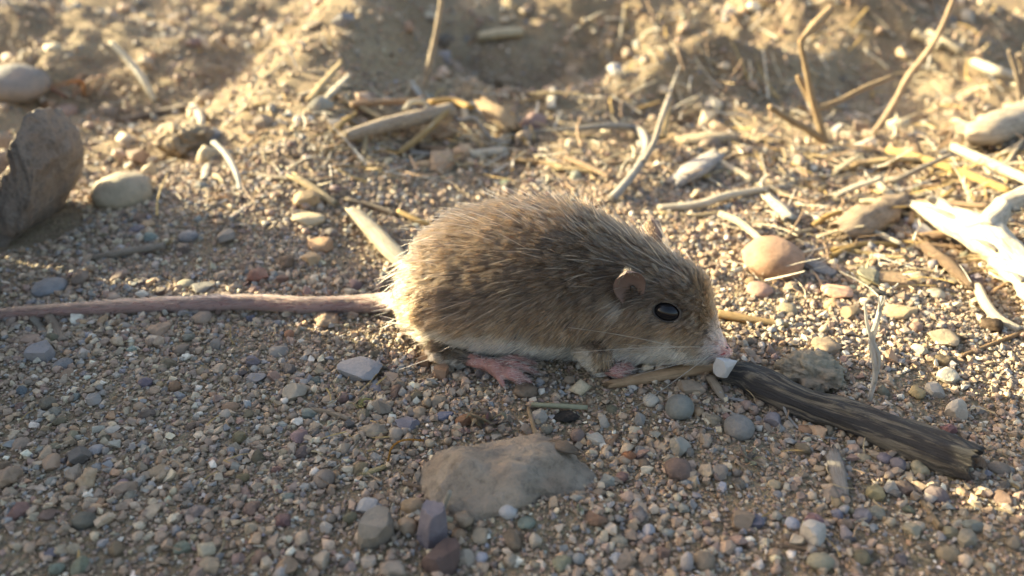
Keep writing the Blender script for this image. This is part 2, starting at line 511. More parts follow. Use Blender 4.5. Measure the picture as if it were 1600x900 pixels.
for c, tp, bt, ym, k, fd in ST:
    p, t = at_y(c, (tp + bt) / 2, ym)
    d = ray(c, (tp + bt) / 2); e = math.atan2(-d[2], math.hypot(d[0], d[1]))
    E = (bt - tp) / 2 * t / FPX
    h_ = E / math.sqrt((k * math.sin(e)) ** 2 + math.cos(e) ** 2)
    h_ = max(h_ - fd * 1.2, 0.003)
    cen.append(p); hw.append(max(k * h_, 0.003)); hh.append(h_)
cen, hw, hh = np.array(cen), np.array(hw), np.array(hh)
head = np.gradient(cen, axis=0); head[:, 2] = 0
head /= np.linalg.norm(head, axis=1)[:, None]
ker = np.ones(9) / 9
for k in range(2): head[:, k] = np.convolve(np.pad(head[:, k], 4, 'edge'), ker, 'valid')
head /= np.linalg.norm(head, axis=1)[:, None]
lat = np.stack([-head[:, 1], head[:, 0], np.zeros(len(head))], 1)      # away from the viewer side

bmv, bmf = [], []
def add_raw(V, F):
    o = len(bmv); bmv.extend(map(tuple, V)); bmf.extend([tuple(i + o for i in f) for f in F])

RN = 40
ths = np.arange(RN) / RN * 2 * math.pi
rings = []
for i in range(len(cen)):
    ys_, zs_ = np.sin(ths) * hw[i], np.cos(ths) * hh[i]
    u = i / (len(cen) - 1)
    # cheek pouches and haunch swell the sides a little
    cheek = math.exp(-((u - 0.73) / 0.09) ** 2) * 0.10
    haunch = math.exp(-((u - 0.25) / 0.13) ** 2) * 0.15
    ys_ = ys_ * (1 + cheek * np.exp(-((ths % math.pi - math.pi * 0.62) / 0.5) ** 2) * 1.0 + haunch * np.exp(-((np.abs(ths - math.pi) - math.pi * 0.42) / 0.5) ** 2))
    rings.append(cen[i] + np.outer(ys_, lat[i]) + np.outer(zs_, [0, 0, 1]))
Vb = np.vstack(rings); Fb = []
for i in range(len(cen) - 1):
    for j in range(RN):
        a, b = i * RN + j, i * RN + (j + 1) % RN
        Fb.append((a, b, b + RN, a + RN))
Fb.append(tuple(range(RN))); Fb.append(tuple((len(cen) - 1) * RN + j for j in range(RN))[::-1])
add_raw(Vb, Fb)

LIMB = []                                              # (points, radii, bare) for masks
def limb(pts, radii, bare, n=24, ns=14):
    pts = catmull(np.array(pts), n); rad = np.interp(np.linspace(0, 1, n), np.linspace(0, 1, len(radii)), radii)
    LIMB.append((pts, rad, bare))
    Tn = np.gradient(pts, axis=0); Tn /= np.linalg.norm(Tn, axis=1)[:, None]
    # rounded caps
    P = [pts[0] - Tn[0] * rad[0] * 0.9, pts[0] - Tn[0] * rad[0] * 0.5] + list(pts) + [pts[-1] + Tn[-1] * rad[-1] * 0.5, pts[-1] + Tn[-1] * rad[-1] * 0.9]
    rr = [rad[0] * 0.35, rad[0] * 0.85] + list(rad) + [rad[-1] * 0.85, rad[-1] * 0.35]
    TT = [Tn[0]] * 2 + list(Tn) + [Tn[-1]] * 2
    V, F = [], []
    for p, r_, t_ in zip(P, rr, TT):
        s = np.cross(t_, [0.05, 0.1, 1.0]); s /= np.linalg.norm(s); u = np.cross(s, t_)
        for a in np.arange(ns) / ns * 2 * math.pi: V.append(p + s * math.cos(a) * r_ + u * math.sin(a) * r_)
    m_ = len(P)
    for i in range(m_ - 1):
        for j in range(ns):
            a, b = i * ns + j, i * ns + (j + 1) % ns
            F.append((a, b, b + ns, a + ns))
    F.append(tuple(range(ns))[::-1]); F.append(tuple((m_ - 1) * ns + j for j in range(ns)))
    add_raw(V, F)

# near hind foot: long sole, five toes
def A(px, py, z): return G(px, py, z)[0]
heel, ball = A(690, 557, .030), A(778, 574, .030)
foot_parts = [
    ([A(688, 545, .05), A(710, 556, .032), A(735, 562, .030), A(752, 567, .028)], [.024, .020, .017, .016], 0),
    ([A(742, 565, .028), A(760, 569, .028), ball], [.016, .017, .020], 1),
    ([A(765, 574, .026), A(778, 587, .024), A(787, 603, .012)], [.013, .010, .006], 1),
    ([A(778, 577, .028), A(797, 587, .030), A(812, 600, .013)], [.014, .011, .006], 1),
    ([A(780, 575, .030), A(804, 582, .036), A(829, 598, .014)], [.014, .0115, .006], 1),
    ([A(782, 571, .032), A(808, 571, .040), A(839, 583, .015)], [.014, .0115, .006], 1),
    ([A(778, 567, .032), A(806, 560, .040), A(836, 568, .016)], [.013, .010, .006], 1)]
for p_, r_, b_ in foot_parts: limb(p_, r_, b_)
# far hind foot: the same foot mirrored across the midline
i_mid = 40
def mirror(p):
    p = np.array(p, float); i = int(np.argmin(np.abs(cen[:, 0] - p[0])))
    d = (p - cen[i]) @ lat[i]
    q = p - 2 * d * lat[i]
    q[2] = p[2] - H(p[0], p[1]) + H(q[0], q[1])
    return q
for p_, r_, b_ in foot_parts: limb([mirror(q) for q in p_], r_, b_)
# fore legs and small paws
fore = [([A(925, 540, .085), A(940, 567, .035), A(958, 580, .022)], [.040, .024, .015], 0),
        ([A(956, 580, .022), A(972, 579, .026), A(984, 583, .012)], [.011, .008, .005], 1),
        ([A(956, 577, .022), A(974, 573, .026), A(990, 577, .012)], [.011, .008, .005], 1),
        ([A(954, 582, .020), A(966, 586, .022), A(975, 591, .010)], [.010, .008, .005], 1),
        ([A(957, 575, .024), A(974, 568, .028), A(988, 570, .014)], [.010, .007, .005], 1)]
for p_, r_, b_ in fore: limb(p_, r_, b_)
for p_, r_, b_ in fore: limb([mirror(q) for q in p_], r_, b_)
# tail lying along the gravel
tail_px = [(640, 462, .10), (618, 470, .055), (560, 474, .030), (480, 476, .028), (400, 472, .028), (300, 474, .026), (200, 478, .024), (100, 484, .021), (0, 491, .018), (-110, 503, .013), (-230, 522, .007)]
tail_pts = [G(a, b, z)[0] for a, b, z in tail_px]
TAILR = [.030, .023, .0185, .018, .0175, .0165, .0155, .0135, .0115, .008, .003]
limb(tail_pts, TAILR, 2, n=90)
tail_c = catmull(np.array(tail_pts), 90)
# heel of the nose pad
raw = bpy.data.meshes.new('raw'); raw.from_pydata(bmv, [], bmf); raw.update()
tmp = bpy.data.objects.new('tmp', raw); sc.collection.objects.link(tmp)
rm = tmp.modifiers.new('r', 'REMESH'); rm.mode = 'VOXEL'; rm.voxel_size = 0.0036; rm.use_smooth_shade = True
smm = tmp.modifiers.new('s', 'SMOOTH'); smm.factor = 0.5; smm.iterations = 4
dg = bpy.context.evaluated_depsgraph_get(); dg.update()
body_me = bpy.data.meshes.new_from_object(tmp.evaluated_get(dg))
bpy.data.objects.remove(tmp); bpy.data.meshes.remove(raw)
body_me.name = 'body'
nv = len(body_me.vertices)
co = np.empty(nv * 3, np.float32); body_me.vertices.foreach_get('co', co); co = co.reshape(-1, 3).astype(float)

mouse = bpy.data.objects.new('mouse', None)
sc.collection.objects.link(mouse)
mouse.empty_display_size = 0.1
MLOC = Vector((float(cen[50][0]), float(cen[50][1]), 0.0))
mouse.location = MLOC
tag(mouse, 'small furry brown mouse crouching on the gravel, its long pink tail stretched out', 'mouse')
MO = np.array(MLOC)

def limb_dist(P, sel):
    best = np.full(len(P), 9.0)
    for pts, rad, bare in LIMB:
        if bare not in sel: continue
        for q, r_ in zip(pts, rad):
            best = np.minimum(best, np.linalg.norm(P - q, axis=1) / r_)
    return best

def spine(P):
    """Nearest station, and height on the ring (-1 belly .. 1 back)."""
    idx = np.argmin(np.abs(P[:, 0][:, None] - cen[:, 0][None, :]), axis=1)
    z = (P[:, 2] - cen[idx, 2]) / np.maximum(hh[idx], 0.004)
    return idx, np.clip(z, -1.2, 1.2)

bvh = BVHTree.FromPolygons([Vector(v) for v in co], [tuple(p.vertices) for p in body_me.polygons])
CAMP = Vector((0, 0, CAM_H))
def on_body(px, py):
    d = Vector(ray(px, py)).normalized()
    loc, nor, i, dist = bvh.ray_cast(CAMP, d)
    return loc, nor

def mirrored_pair(loc, nor):
    p = np.array(loc); i = int(np.argmin(np.abs(cen[:, 0] - p[0])))
    L_ = lat[i]
    q = p - 2 * ((p - cen[i]) @ L_) * L_
    n2 = np.array(nor) - 2 * (np.array(nor) @ L_) * L_
    # land the mirrored point on the surface
    l2, n3, _, _ = bvh.find_nearest(Vector(q))
    return l2, Vector(n2).normalized()

eye_l, eye_n = on_body(1042, 487)
ear_l, ear_n = on_body(984, 460)
EYES = [(eye_l, eye_n), mirrored_pair(eye_l, eye_n)]
EARS = [(ear_l, ear_n), mirrored_pair(ear_l, ear_n)]
nose_p = np.array(on_body(1138, 541)[0])
mouth_p = np.array(on_body(1131, 552)[0])

# skin colours
idx, zz = spine(co)
colr = np.tile(np.array([0.10, 0.075, 0.055]), (nv, 1))
d_foot = limb_dist(co, (1,))
d_tail = limb_dist(co, (2,))
isfoot = (d_foot < 1.45)
istail = (d_tail < 1.5) & (co[:, 0] < cen[0][0] - 0.012)
pink = np.array([0.33, 0.17, 0.145])
colr[isfoot] = pink * (0.85 + 0.25 * vn(co[isfoot][:, 0] * 60, co[isfoot][:, 1] * 60, co[isfoot][:, 2] * 60, 4))[:, None]
tcol = np.array([0.27, 0.135, 0.118])
tt = vn(co[:, 0] * 90, co[:, 1] * 20, co[:, 2] * 20, 5)
colr[istail] = tcol * (0.9 + 0.2 * tt[istail])[:, None]
dn = np.linalg.norm(co - nose_p, axis=1)
wn_ = np.exp(-(dn / 0.04) ** 2)[:, None]
colr = colr * (1 - wn_) + np.array([0.50, 0.27, 0.24]) * wn_
dm_ = np.exp(-(np.linalg.norm(co - mouth_p, axis=1) / 0.010) ** 2)[:, None]
colr = colr * (1 - dm_) + np.array([0.38, 0.07, 0.06]) * dm_
ca = body_me.color_attributes.new('skin_colour', 'FLOAT_COLOR', 'POINT')
ca.data.foreach_set('color', np.concatenate([colr, np.ones((nv, 1))], 1).astype(np.float32).ravel())
m, nt, b, out = mat_new('skin')
a = N(nt, 'ShaderNodeAttribute', attribute_name='skin_colour')
tc = N(nt, 'ShaderNodeTexCoord')
n = N(nt, 'ShaderNodeTexNoise', Scale=120.0, Detail=4.0); nt.links.new(tc.outputs['Object'], n.inputs['Vector'])
f = ramp(nt, [(0.3, (0.75, 0.72, 0.7)), (0.65, (1.15, 1.12, 1.1))], n.outputs['Fac'])
nt.links.new(mixc(nt, a.outputs['Color'], f.outputs['Color'], 1.0), b.inputs['Base Color'])
b.inputs['Roughness'].default_value = 0.55
b.inputs['Subsurface Weight'].default_value = 0.35
b.inputs['Subsurface Radius'].default_value = (0.03, 0.012, 0.008)
b.inputs['Subsurface Scale'].default_value = 1.0
bump_node(nt, n.outputs['Fac'], 0.5, 0.004, b)
M['skin'] = m
body_me.materials.clear()
body_me.vertices.foreach_set('co', (co - MO).astype(np.float32).ravel())
body_me.polygons.foreach_set('use_smooth', [True] * len(body_me.polygons))
body_me.update()
body = link('body', body_me, M['skin'], mouse)

# eyes
m, nt, b, out = mat_new('eye_gloss')
tc = N(nt, 'ShaderNodeTexCoord'); n = N(nt, 'ShaderNodeTexNoise', Scale=6.0); nt.links.new(tc.outputs['Object'], n.inputs['Vector'])
f = ramp(nt, [(0.3, (0.004, 0.004, 0.006)), (0.7, (0.010, 0.009, 0.010))], n.outputs['Fac']); nt.links.new(f.outputs['Color'], b.inputs['Base Color'])
b.inputs['Roughness'].default_value = 0.08; b.inputs['Specular IOR Level'].default_value = 0.32
M['eye'] = m
m, nt, b, out = mat_new('eyelid')
tc = N(nt, 'ShaderNodeTexCoord'); n = N(nt, 'ShaderNodeTexNoise', Scale=9.0); nt.links.new(tc.outputs['Object'], n.inputs['Vector'])
f = ramp(nt, [(0.3, (0.02, 0.016, 0.014)), (0.7, (0.05, 0.038, 0.03))], n.outputs['Fac']); nt.links.new(f.outputs['Color'], b.inputs['Base Color'])
b.inputs['Roughness'].default_value = 0.6
M['lid'] = m
eye_frames = []
for k, (l, nrm) in enumerate(EYES):
    i = int(np.argmin(np.abs(cen[:, 0] - l[0])))
    fw = Vector(head[i]) + Vector((0, 0, -0.12))
    nrm = nrm.normalized(); fw = (fw - nrm * fw.dot(nrm)).normalized(); up = nrm.cross(fw)
    if up.z < 0: up = -up
    Mx = Matrix((fw, nrm, up)).transposed()
    Vs, Fs = ICO[4]
    E_ = np.array([[v[0] * .031, v[1] * .021, v[2] * .0215] for v in Vs])
    W_ = np.array([tuple(Mx @ Vector(v)) for v in E_]) + np.array(l - nrm * 0.006) - MO
    e = link('eye', new_mesh('eye', W_, Fs), M['eye'], mouse)
    lid_v, lid_f = [], []
    for a_ in range(28):
        an = a_ / 28 * 2 * math.pi
        for b_ in range(6):
            bn = b_ / 6 * 2 * math.pi
            rr = 1.0 + 0.10 * math.cos(bn)
            pt = Vector((math.cos(an) * .032 * rr, 0.008 + 0.0045 * math.sin(bn), math.sin(an) * .0225 * rr))
            lid_v.append(np.array(Mx @ pt + l - nrm * 0.006) - MO)
            lid_f.append((a_ * 6 + b_, a_ * 6 + (b_ + 1) % 6, ((a_ + 1) % 28) * 6 + (b_ + 1) % 6, ((a_ + 1) % 28) * 6 + b_))
    link('eyelid', new_mesh('eyelid', lid_v, lid_f), M['lid'], mouse)
    eye_frames.append((np.array(l), np.array(fw), np.array(up)))

# ears: thin cupped shells standing on the side of the head
m, nt, b, out = mat_new('ear_skin')
tc = N(nt, 'ShaderNodeTexCoord'); n = N(nt, 'ShaderNodeTexNoise', Scale=30.0, Detail=5.0); nt.links.new(tc.outputs['Object'], n.inputs['Vector'])
f = ramp(nt, [(0.3, (0.14, 0.095, 0.078)), (0.7, (0.215, 0.145, 0.118))], n.outputs['Fac']); nt.links.new(f.outputs['Color'], b.inputs['Base Color'])
b.inputs['Roughness'].default_value = 0.6
t = N(nt, 'ShaderNodeBsdfTranslucent'); t.inputs['Color'].default_value = (0.36, 0.17, 0.12, 1)
ms = N(nt, 'ShaderNodeMixShader'); ms.inputs['Fac'].default_value = 0.18
nt.links.new(b.outputs[0], ms.inputs[1]); nt.links.new(t.outputs[0], ms.inputs[2]); nt.links.new(ms.outputs[0], out.inputs['Surface'])
M['ear'] = m
ear_frames = []
for k, (l, nrm) in enumerate(EARS):
    i = int(np.argmin(np.abs(cen[:, 0] - l[0])))
    side = Vector(lat[i]) * (-1 if k == 0 else 1)                       # outward
    fwd = Vector(head[i])
    upE = (Vector((0, 0, 1)) * 0.95 + side * 0.42 - fwd * 0.12).normalized()
    out_ = (side * 0.95 + fwd * 0.38); out_ = (out_ - upE * out_.dot(upE)).normalized()   # the cup opens out and forward
    acr = upE.cross(out_).normalized()
    if acr.dot(fwd) < 0: acr = -acr
    nu, nvv = 17, 19
    Vv, Ff = [], []
    for layer in (0, 1):
        for v_ in range(nvv):
            q_ = v_ / (nvv - 1)
            if q_ < 0.4: v = q_ / 0.4 * 0.5; wv = 0.037 * (0.62 + 0.38 * math.sin(v * math.pi))
            else:
                an_ = (q_ - 0.4) / 0.6 * math.pi / 2; v = 0.5 + 0.5 * math.sin(an_); wv = 0.037 * max(0.03, math.cos(an_))
            for u_ in range(nu):
                u = u_ / (nu - 1) * 2 - 1
                fold = (0.014 * (1 - u * u) * (1 - 0.55 * v) + 0.006 * math.sin(v * math.pi)) * min(1, wv / 0.022)
                rim = 0.003 * u * u
                p = acr * (u * wv) + upE * (v * 0.100 - 0.020 - 0.002 * u * u) - out_ * (fold - rim)
                p -= out_ * (0.0035 if layer else 0.0) * (1 - 0.5 * abs(u))
                Vv.append(np.array(l + p + nrm * 0.024) - MO)
    o_ = nu * nvv
    for v_ in range(nvv - 1):
        for u_ in range(nu - 1):
            a_ = v_ * nu + u_
            Ff.append((a_, a_ + 1, a_ + nu + 1, a_ + nu)); Ff.append((o_ + a_, o_ + a_ + nu, o_ + a_ + nu + 1, o_ + a_ + 1))
    edge = [v_ * nu for v_ in range(nvv)] + [(nvv - 1) * nu + u_ for u_ in range(1, nu)] + [v_ * nu + nu - 1 for v_ in range(nvv - 2, -1, -1)]
    for e0, e1 in zip(edge[:-1], edge[1:]): Ff.append((e0, e1, e1 + o_, e0 + o_))
    ear = link('ear', new_mesh('ear', Vv, Ff), M['ear'], mouse)
    # dark hollow of the ear canal
    Vs, Fs = ICO[3]
    Cv = []
    for q in Vs:
        Cv.append(np.array(l + nrm * 0.021 + upE * (0.002 + q[2] * 0.017) + acr * (0.010 + q[0] * 0.007 - 0.005 * q[2]) - out_ * (0.010 - q[1] * 0.005)) - MO)
    link('ear_canal', new_mesh('ear_canal', Cv, Fs), M['lid'], ear)
    ear_frames.append((np.array(l), np.array(upE), np.array(acr), np.array(out_)))

# nostrils and claws
for side in (0, 1):
    l0, n0 = on_body(1141, 543)
    if l0 is None: l0, n0 = on_body(1136, 543)
    if side: l0, n0 = mirrored_pair(l0, n0)
    Vs, Fs = ICO[2]
    link('nostril', new_mesh('nostril', [np.array(l0) - MO + np.array([v[0] * .0035, v[1] * .0035, v[2] * .0022]) for v in Vs], Fs), M['lid'], mouse)
m, nt, b, out = mat_new('claw_horn')
tc = N(nt, 'ShaderNodeTexCoord'); n = N(nt, 'ShaderNodeTexNoise', Scale=80.0); nt.links.new(tc.outputs['Object'], n.inputs['Vector'])
f = ramp(nt, [(0.3, (0.30, 0.22, 0.17)), (0.7, (0.42, 0.33, 0.27))], n.outputs['Fac']); nt.links.new(f.outputs['Color'], b.inputs['Base Color'])
b.inputs['Roughness'].default_value = 0.35
M['claw'] = m
for pts, rad, bare in LIMB:
    if bare != 1 or rad[-1] > 0.0065: continue
    d_ = pts[-1] - pts[-3]; d_ /= np.linalg.norm(d_)
    q0 = pts[-1] + d_ * 0.002 - MO
    tube('claw', [q0, q0 + d_ * .006 + np.array([0, 0, .001]), q0 + d_ * .013 - np.array([0, 0, .004])], [.0032, .0022, .0005], None, 'claw', mouse, ns=6, n=6)

# fur ----------------------------------------------------------------
rng = np.random.default_rng(11)
body_me.calc_loop_triangles()
nt_ = len(body_me.loop_triangles)
tri = np.empty(nt_ * 3, np.int32); body_me.loop_triangles.foreach_get('vertices', tri); tri = tri.reshape(-1, 3)
vnrm = np.empty(nv * 3, np.float32); body_me.vertex_normals.foreach_get('vector', vnrm); vnrm = vnrm.reshape(-1, 3).astype(float)
e1, e2 = co[tri[:, 1]] - co[tri[:, 0]], co[tri[:, 2]] - co[tri[:, 0]]
area = np.linalg.norm(np.cross(e1, e2), axis=1) / 2
bare_v = isfoot | istail
bare_t = bare_v[tri].any(1)

def sample(n, w):
    cdf = np.cumsum(w); ids = np.searchsorted(cdf, rng.random(n) * cdf[-1])
    a, b_ = rng.random(n), rng.random(n); f_ = a + b_ > 1; a[f_], b_[f_] = 1 - a[f_], 1 - b_[f_]
    P = co[tri[ids, 0]] + a[:, None] * e1[ids] + b_[:, None] * e2[ids]
    Nn = vnrm[tri[ids, 0]] * (1 - a - b_)[:, None] + vnrm[tri[ids, 1]] * a[:, None] + vnrm[tri[ids, 2]] * b_[:, None]
    return P, Nn / (np.linalg.norm(Nn, axis=1)[:, None] + 1e-9)

def keep_fur(P):
    k = np.ones(len(P), bool)
    for l, fw, up in eye_frames:
        d = P - l
        r2 = (d @ fw / 0.031) ** 2 + (d @ up / 0.0215) ** 2
        k &= ~((r2 < 1.12) & (np.linalg.norm(d, axis=1) < 0.06))
    for l, up, acr, o_ in ear_frames:
        d = P - l
        k &= ~(((d @ acr / 0.026) ** 2 + ((d @ up - 0.004) / 0.026) ** 2 < 1) & (np.linalg.norm(d, axis=1) < 0.05))
    k &= np.linalg.norm(P - nose_p, axis=1) > 0.010
    k &= P[:, 2] > H(P[:, 0], P[:, 1]) - 0.005
    return k

def mixv(a, b_, t): return a * (1 - t) + b_ * t

NK = 6
def grow(P, Nn, L, flow, lift, curl, jit):
    """Hair points: leave along lift*normal + flow, then lie down along the flow."""
    n = len(P); K = np.zeros((n, NK, 3)); K[:, 0] = P
    d = flow + Nn * lift[:, None] + jit
    d /= np.linalg.norm(d, axis=1)[:, None]
    step = (L / (NK - 1))[:, None]
    cur = P.copy()
    for k in range(1, NK):
        cur = cur + d * step; K[:, k] = cur
        d = d + flow * curl[:, None] - np.array([0, 0, 0.035]) + jit * 0.15
        d /= np.linalg.norm(d, axis=1)[:, None]
    return K

def flow_at(P, Nn, idx):
    F_ = -head[idx] * 1.0
    u = idx / (len(cen) - 1)
    sidew = np.clip(1 - np.abs(Nn[:, 2]), 0, 1)
    down = 0.42 * sidew * (1 - smooth(0.62, 0.8, u)) + 0.12 * sidew
    down = down + 0.55 * smooth(0.12, 0.0, u)
    F_ = F_ + np.stack([np.zeros(len(P)), np.zeros(len(P)), -down], 1)
    wob = np.stack([fbm(P[:, 0] * 9, P[:, 1] * 9, P[:, 2] * 9, 2, s) for s in (41, 57, 73)], 1)
    F_ = F_ + 0.20 * wob
    F_ = F_ - Nn * np.sum(F_ * Nn, 1)[:, None]
    return F_ / (np.linalg.norm(F_, axis=1)[:, None] + 1e-9)

w_fur = area * (~bare_t)
NC = 24000
PC, NCn = sample(NC, w_fur)
kc = keep_fur(PC); PC, NCn = PC[kc], NCn[kc]
PER = 8
tan = rng.normal(size=(len(PC) * PER, 3))
Cn = np.repeat(NCn, PER, 0); tan -= Cn * np.sum(tan * Cn, 1)[:, None]
P = np.repeat(PC, PER, 0) + tan * 0.0042
k2 = keep_fur(P); cid = np.repeat(np.arange(len(PC)), PER)[k2]; P, Cn = P[k2], Cn[k2]
idx, zz = spine(P); u = idx / (len(cen) - 1)
nz = Cn[:, 2]
fleg = limb_dist(P, (0,)) < 1.2
Lh = np.interp(u, [0, .05, .2, .5, .62, .72, .80, .88, .94, 1.0], [.055, .072, .082, .080, .064, .048, .038, .027, .016, .010])
Lh = Lh * 0.74 * np.where(nz < -0.35, 0.9, 1.0) * np.where(fleg, 0.45, 1.0) * rng.uniform(0.7, 1.12, len(P))
dn = np.linalg.norm(P - nose_p, axis=1)
fl = flow_at(P, Cn, idx)
cj = rng.normal(size=(len(PC), 3)) * 0.13
jit = cj[cid] + rng.normal(size=(len(P), 3)) * 0.10
lift = np.interp(u, [0, .1, .5, .7, .85, 1], [.42, .45, .42, .36, .30, .28])
K = grow(P, Cn, Lh, fl, lift, np.full(len(P), 0.10), jit)
def over_eye(K, f_=1.0):
    bad = np.zeros(len(K), bool)
    for l, fw, up in eye_frames:
        d = K - l
        r2 = (d @ fw / 0.031) ** 2 + (d @ up / 0.0215) ** 2
        bad |= ((r2 < f_) & (np.linalg.norm(d, axis=2) < 0.07)).any(1)
    return bad
for _ in range(3):
    bd = over_eye(K)
    Lh[bd] *= 0.6; K[bd] = grow(P[bd], Cn[bd], Lh[bd], fl[bd], lift[bd], np.full(bd.sum(), 0.10), jit[bd])
# clumps draw together at their tips
ctip = np.zeros((len(PC), NK, 3)); cnt = np.bincount(cid, minlength=len(PC)).astype(float)
for k in range(NK):
    for c_ in range(3): ctip[:, k, c_] = np.bincount(cid, K[:, k, c_], len(PC)) / np.maximum(cnt, 1)
for k in range(NK):
    w_ = (k / (NK - 1)) ** 1.3 * 0.5
    K[:, k] = K[:, k] * (1 - w_) + ctip[cid, k] * w_
ok_ = ~over_eye(K, 0.85)
K, P, Cn, cid, u, idx, nz, dn = K[ok_], P[ok_], Cn[ok_], cid[ok_], u[ok_], idx[ok_], Cn[ok_][:, 2], dn[ok_]
# colours
nH = len(P)
patch = fbm(P[:, 0] * 7, P[:, 1] * 7, P[:, 2] * 7, 3, 91)
dors = smooth(-0.25, 0.65, nz + 0.15 * patch)
belly = smooth(-0.10, -0.42, nz + 0.10 * patch) * np.interp(u, [0, 0.12, 0.28], [0.0, 0.25, 1.0])
latl = np.exp(-((nz - 0.02) / 0.22) ** 2)
clr = np.clip(rng.normal(size=len(PC)) * 0.75, -1.3, 1.5)[cid]
dark = rng.random(nH) < (0.28 + 0.34 * dors + 0.16 * clr)
buff = np.array([0.130, 0.082, 0.045]); greyb = np.array([0.050, 0.035, 0.023]); cream = np.array([0.52, 0.44, 0.335])
ochre = np.array([0.22, 0.135, 0.070])
band = mixv(buff[None], greyb[None], dors[:, None] * 0.75)
band = mixv(band, ochre[None], (latl * 0.6)[:, None])
band = mixv(band, cream[None], belly[:, None])
band = band * np.interp(u, [0, 0.03, 0.10, 0.30], [0.18, 0.28, 0.6, 1.0])[:, None]  # fur colour darkened towards the rump to hold down the sun's glare
muz = smooth(0.085, 0.03, dn)
band = mixv(band, np.array([0.58, 0.44, 0.37])[None], (muz * 0.75)[:, None])
band = band * np.clip(1 + 0.45 * clr + rng.uniform(-0.3, 0.45, nH), 0.3, 2.2)[:, None]
legm = (limb_dist(P, (0,)) < 1.25) & (nz < 0.4) & (u < 0.45)
band = mixv(band, cream[None] * 0.6, legm[:, None] * 0.7); belly = np.maximum(belly, legm * 0.6)
root = mixv(np.array([0.06, 0.045, 0.035])[None], np.array([0.45, 0.38, 0.30])[None], belly[:, None])
root = mixv(root, np.array([0.40, 0.25, 0.21])[None], muz[:, None])
tip = np.where((dark & (belly < 0.4) & (muz < 0.5))[:, None], np.array([0.030, 0.020, 0.014])[None], band * 1.2)
# pale spots: behind the ear base and the muzzle
for l, up, acr, o_ in ear_frames:
    s = np.exp(-(np.linalg.norm(P - (l - up * 0.022 - acr * 0.012), axis=1) / 0.016) ** 2)
    band = mixv(band, cream[None] * 1.05, s[:, None]); tip = mixv(tip, cream[None], s[:, None])
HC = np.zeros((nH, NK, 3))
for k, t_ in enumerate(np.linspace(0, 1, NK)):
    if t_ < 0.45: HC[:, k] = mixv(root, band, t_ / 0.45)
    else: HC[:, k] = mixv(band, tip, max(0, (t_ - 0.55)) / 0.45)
HR = np.outer(np.where(belly > 0.5, .0011, .00125) * np.interp(u, [0, .7, 1], [1.0, 0.9, 0.65]), np.array([1.0, 1.0, 0.95, 0.8, 0.55, 0.15]))

stk = rng.random(nH) < 0.10
HR[stk] *= 1.9
fl_m = rng.random(nH) < 0.5
HC[stk & fl_m, 3:] = HC[stk & fl_m, 3:] * 1.0
HC[stk & fl_m & (belly < 0.3)] *= 1.55
HC[stk & ~fl_m & (belly < 0.3)] *= 0.35

def hair_object(name, K, HR, HC, mat, parent):
    cu = bpy.data.hair_curves.new(name)
    n, kk = K.shape[:2]
    cu.add_curves([kk] * n)
    cu.position_data.foreach_set('vector', (K - MO).astype(np.float32).ravel())
    ra = cu.attributes.get('radius') or cu.attributes.new('radius', 'FLOAT', 'POINT')
    ra.data.foreach_set('value', HR.astype(np.float32).ravel())
    at = cu.attributes.new('hair_colour', 'FLOAT_COLOR', 'POINT')
    at.data.foreach_set('color', np.concatenate([HC, np.ones((n, kk, 1))], 2).astype(np.float32).ravel())
    cu.materials.append(mat)
    return link(name, cu, None, parent)

def make_hair_mat(name, rough=0.38, rad=0.45):
    m = bpy.data.materials.new(name); m.use_nodes = True; nt = m.node_tree
    nt.nodes.remove(nt.nodes['Principled BSDF'])
    hp = nt.nodes.new('ShaderNodeBsdfHairPrincipled'); hp.model = 'CHIANG'; hp.parametrization = 'COLOR'
    a = N(nt, 'ShaderNodeAttribute', attribute_name='hair_colour')
    nt.links.new(a.outputs['Color'], hp.inputs['Color'])
    hp.inputs['Roughness'].default_value = rough; hp.inputs['Radial Roughness'].default_value = rad
    hp.inputs['Random Roughness'].default_value = 0.2
    nt.links.new(hp.outputs[0], nt.nodes['Material Output'].inputs['Surface'])
    return m
M['hair'] = make_hair_mat('fur_hair', 0.45, 0.5)

# long pale guard hairs hanging from the haunch, and a few standing off the back
Pg, Ng = sample(5000, w_fur)
ig, _ = spine(Pg); ug = ig / (len(cen) - 1)
sel = (ug > 0.06) & (ug < 0.34) & (Ng[:, 2] < -0.05) & (Ng[:, 2] > -0.75)
sel_i = np.where(sel)[0][:95]
sel_j = np.where((ug > 0.05) & (ug < 0.7) & (Ng[:, 2] > 0.2))[0][:240]
def guards(si, Lr, lift_, colr_, rad_):
    p_, n_, i_ = Pg[si], Ng[si], ig[si]
    f_ = flow_at(p_, n_, i_)
    Kg = grow(p_, n_, rng.uniform(*Lr, len(si)), f_, np.full(len(si), lift_), np.full(len(si), 0.05), rng.normal(size=(len(si), 3)) * 0.12)
    Cg = np.tile(np.array(colr_), (len(si), NK, 1)) * rng.uniform(0.8, 1.1, (len(si), 1, 1))
    return Kg, np.outer(np.full(len(si), rad_), [1, 1, 0.9, 0.8, 0.6, 0.15]), Cg
ga = guards(sel_i[:60], (0.08, 0.14), 0.38, (0.45, 0.38, 0.29), .0013)
gb = guards(sel_j, (0.09, 0.125), 0.75, (0.30, 0.22, 0.14), .0007)
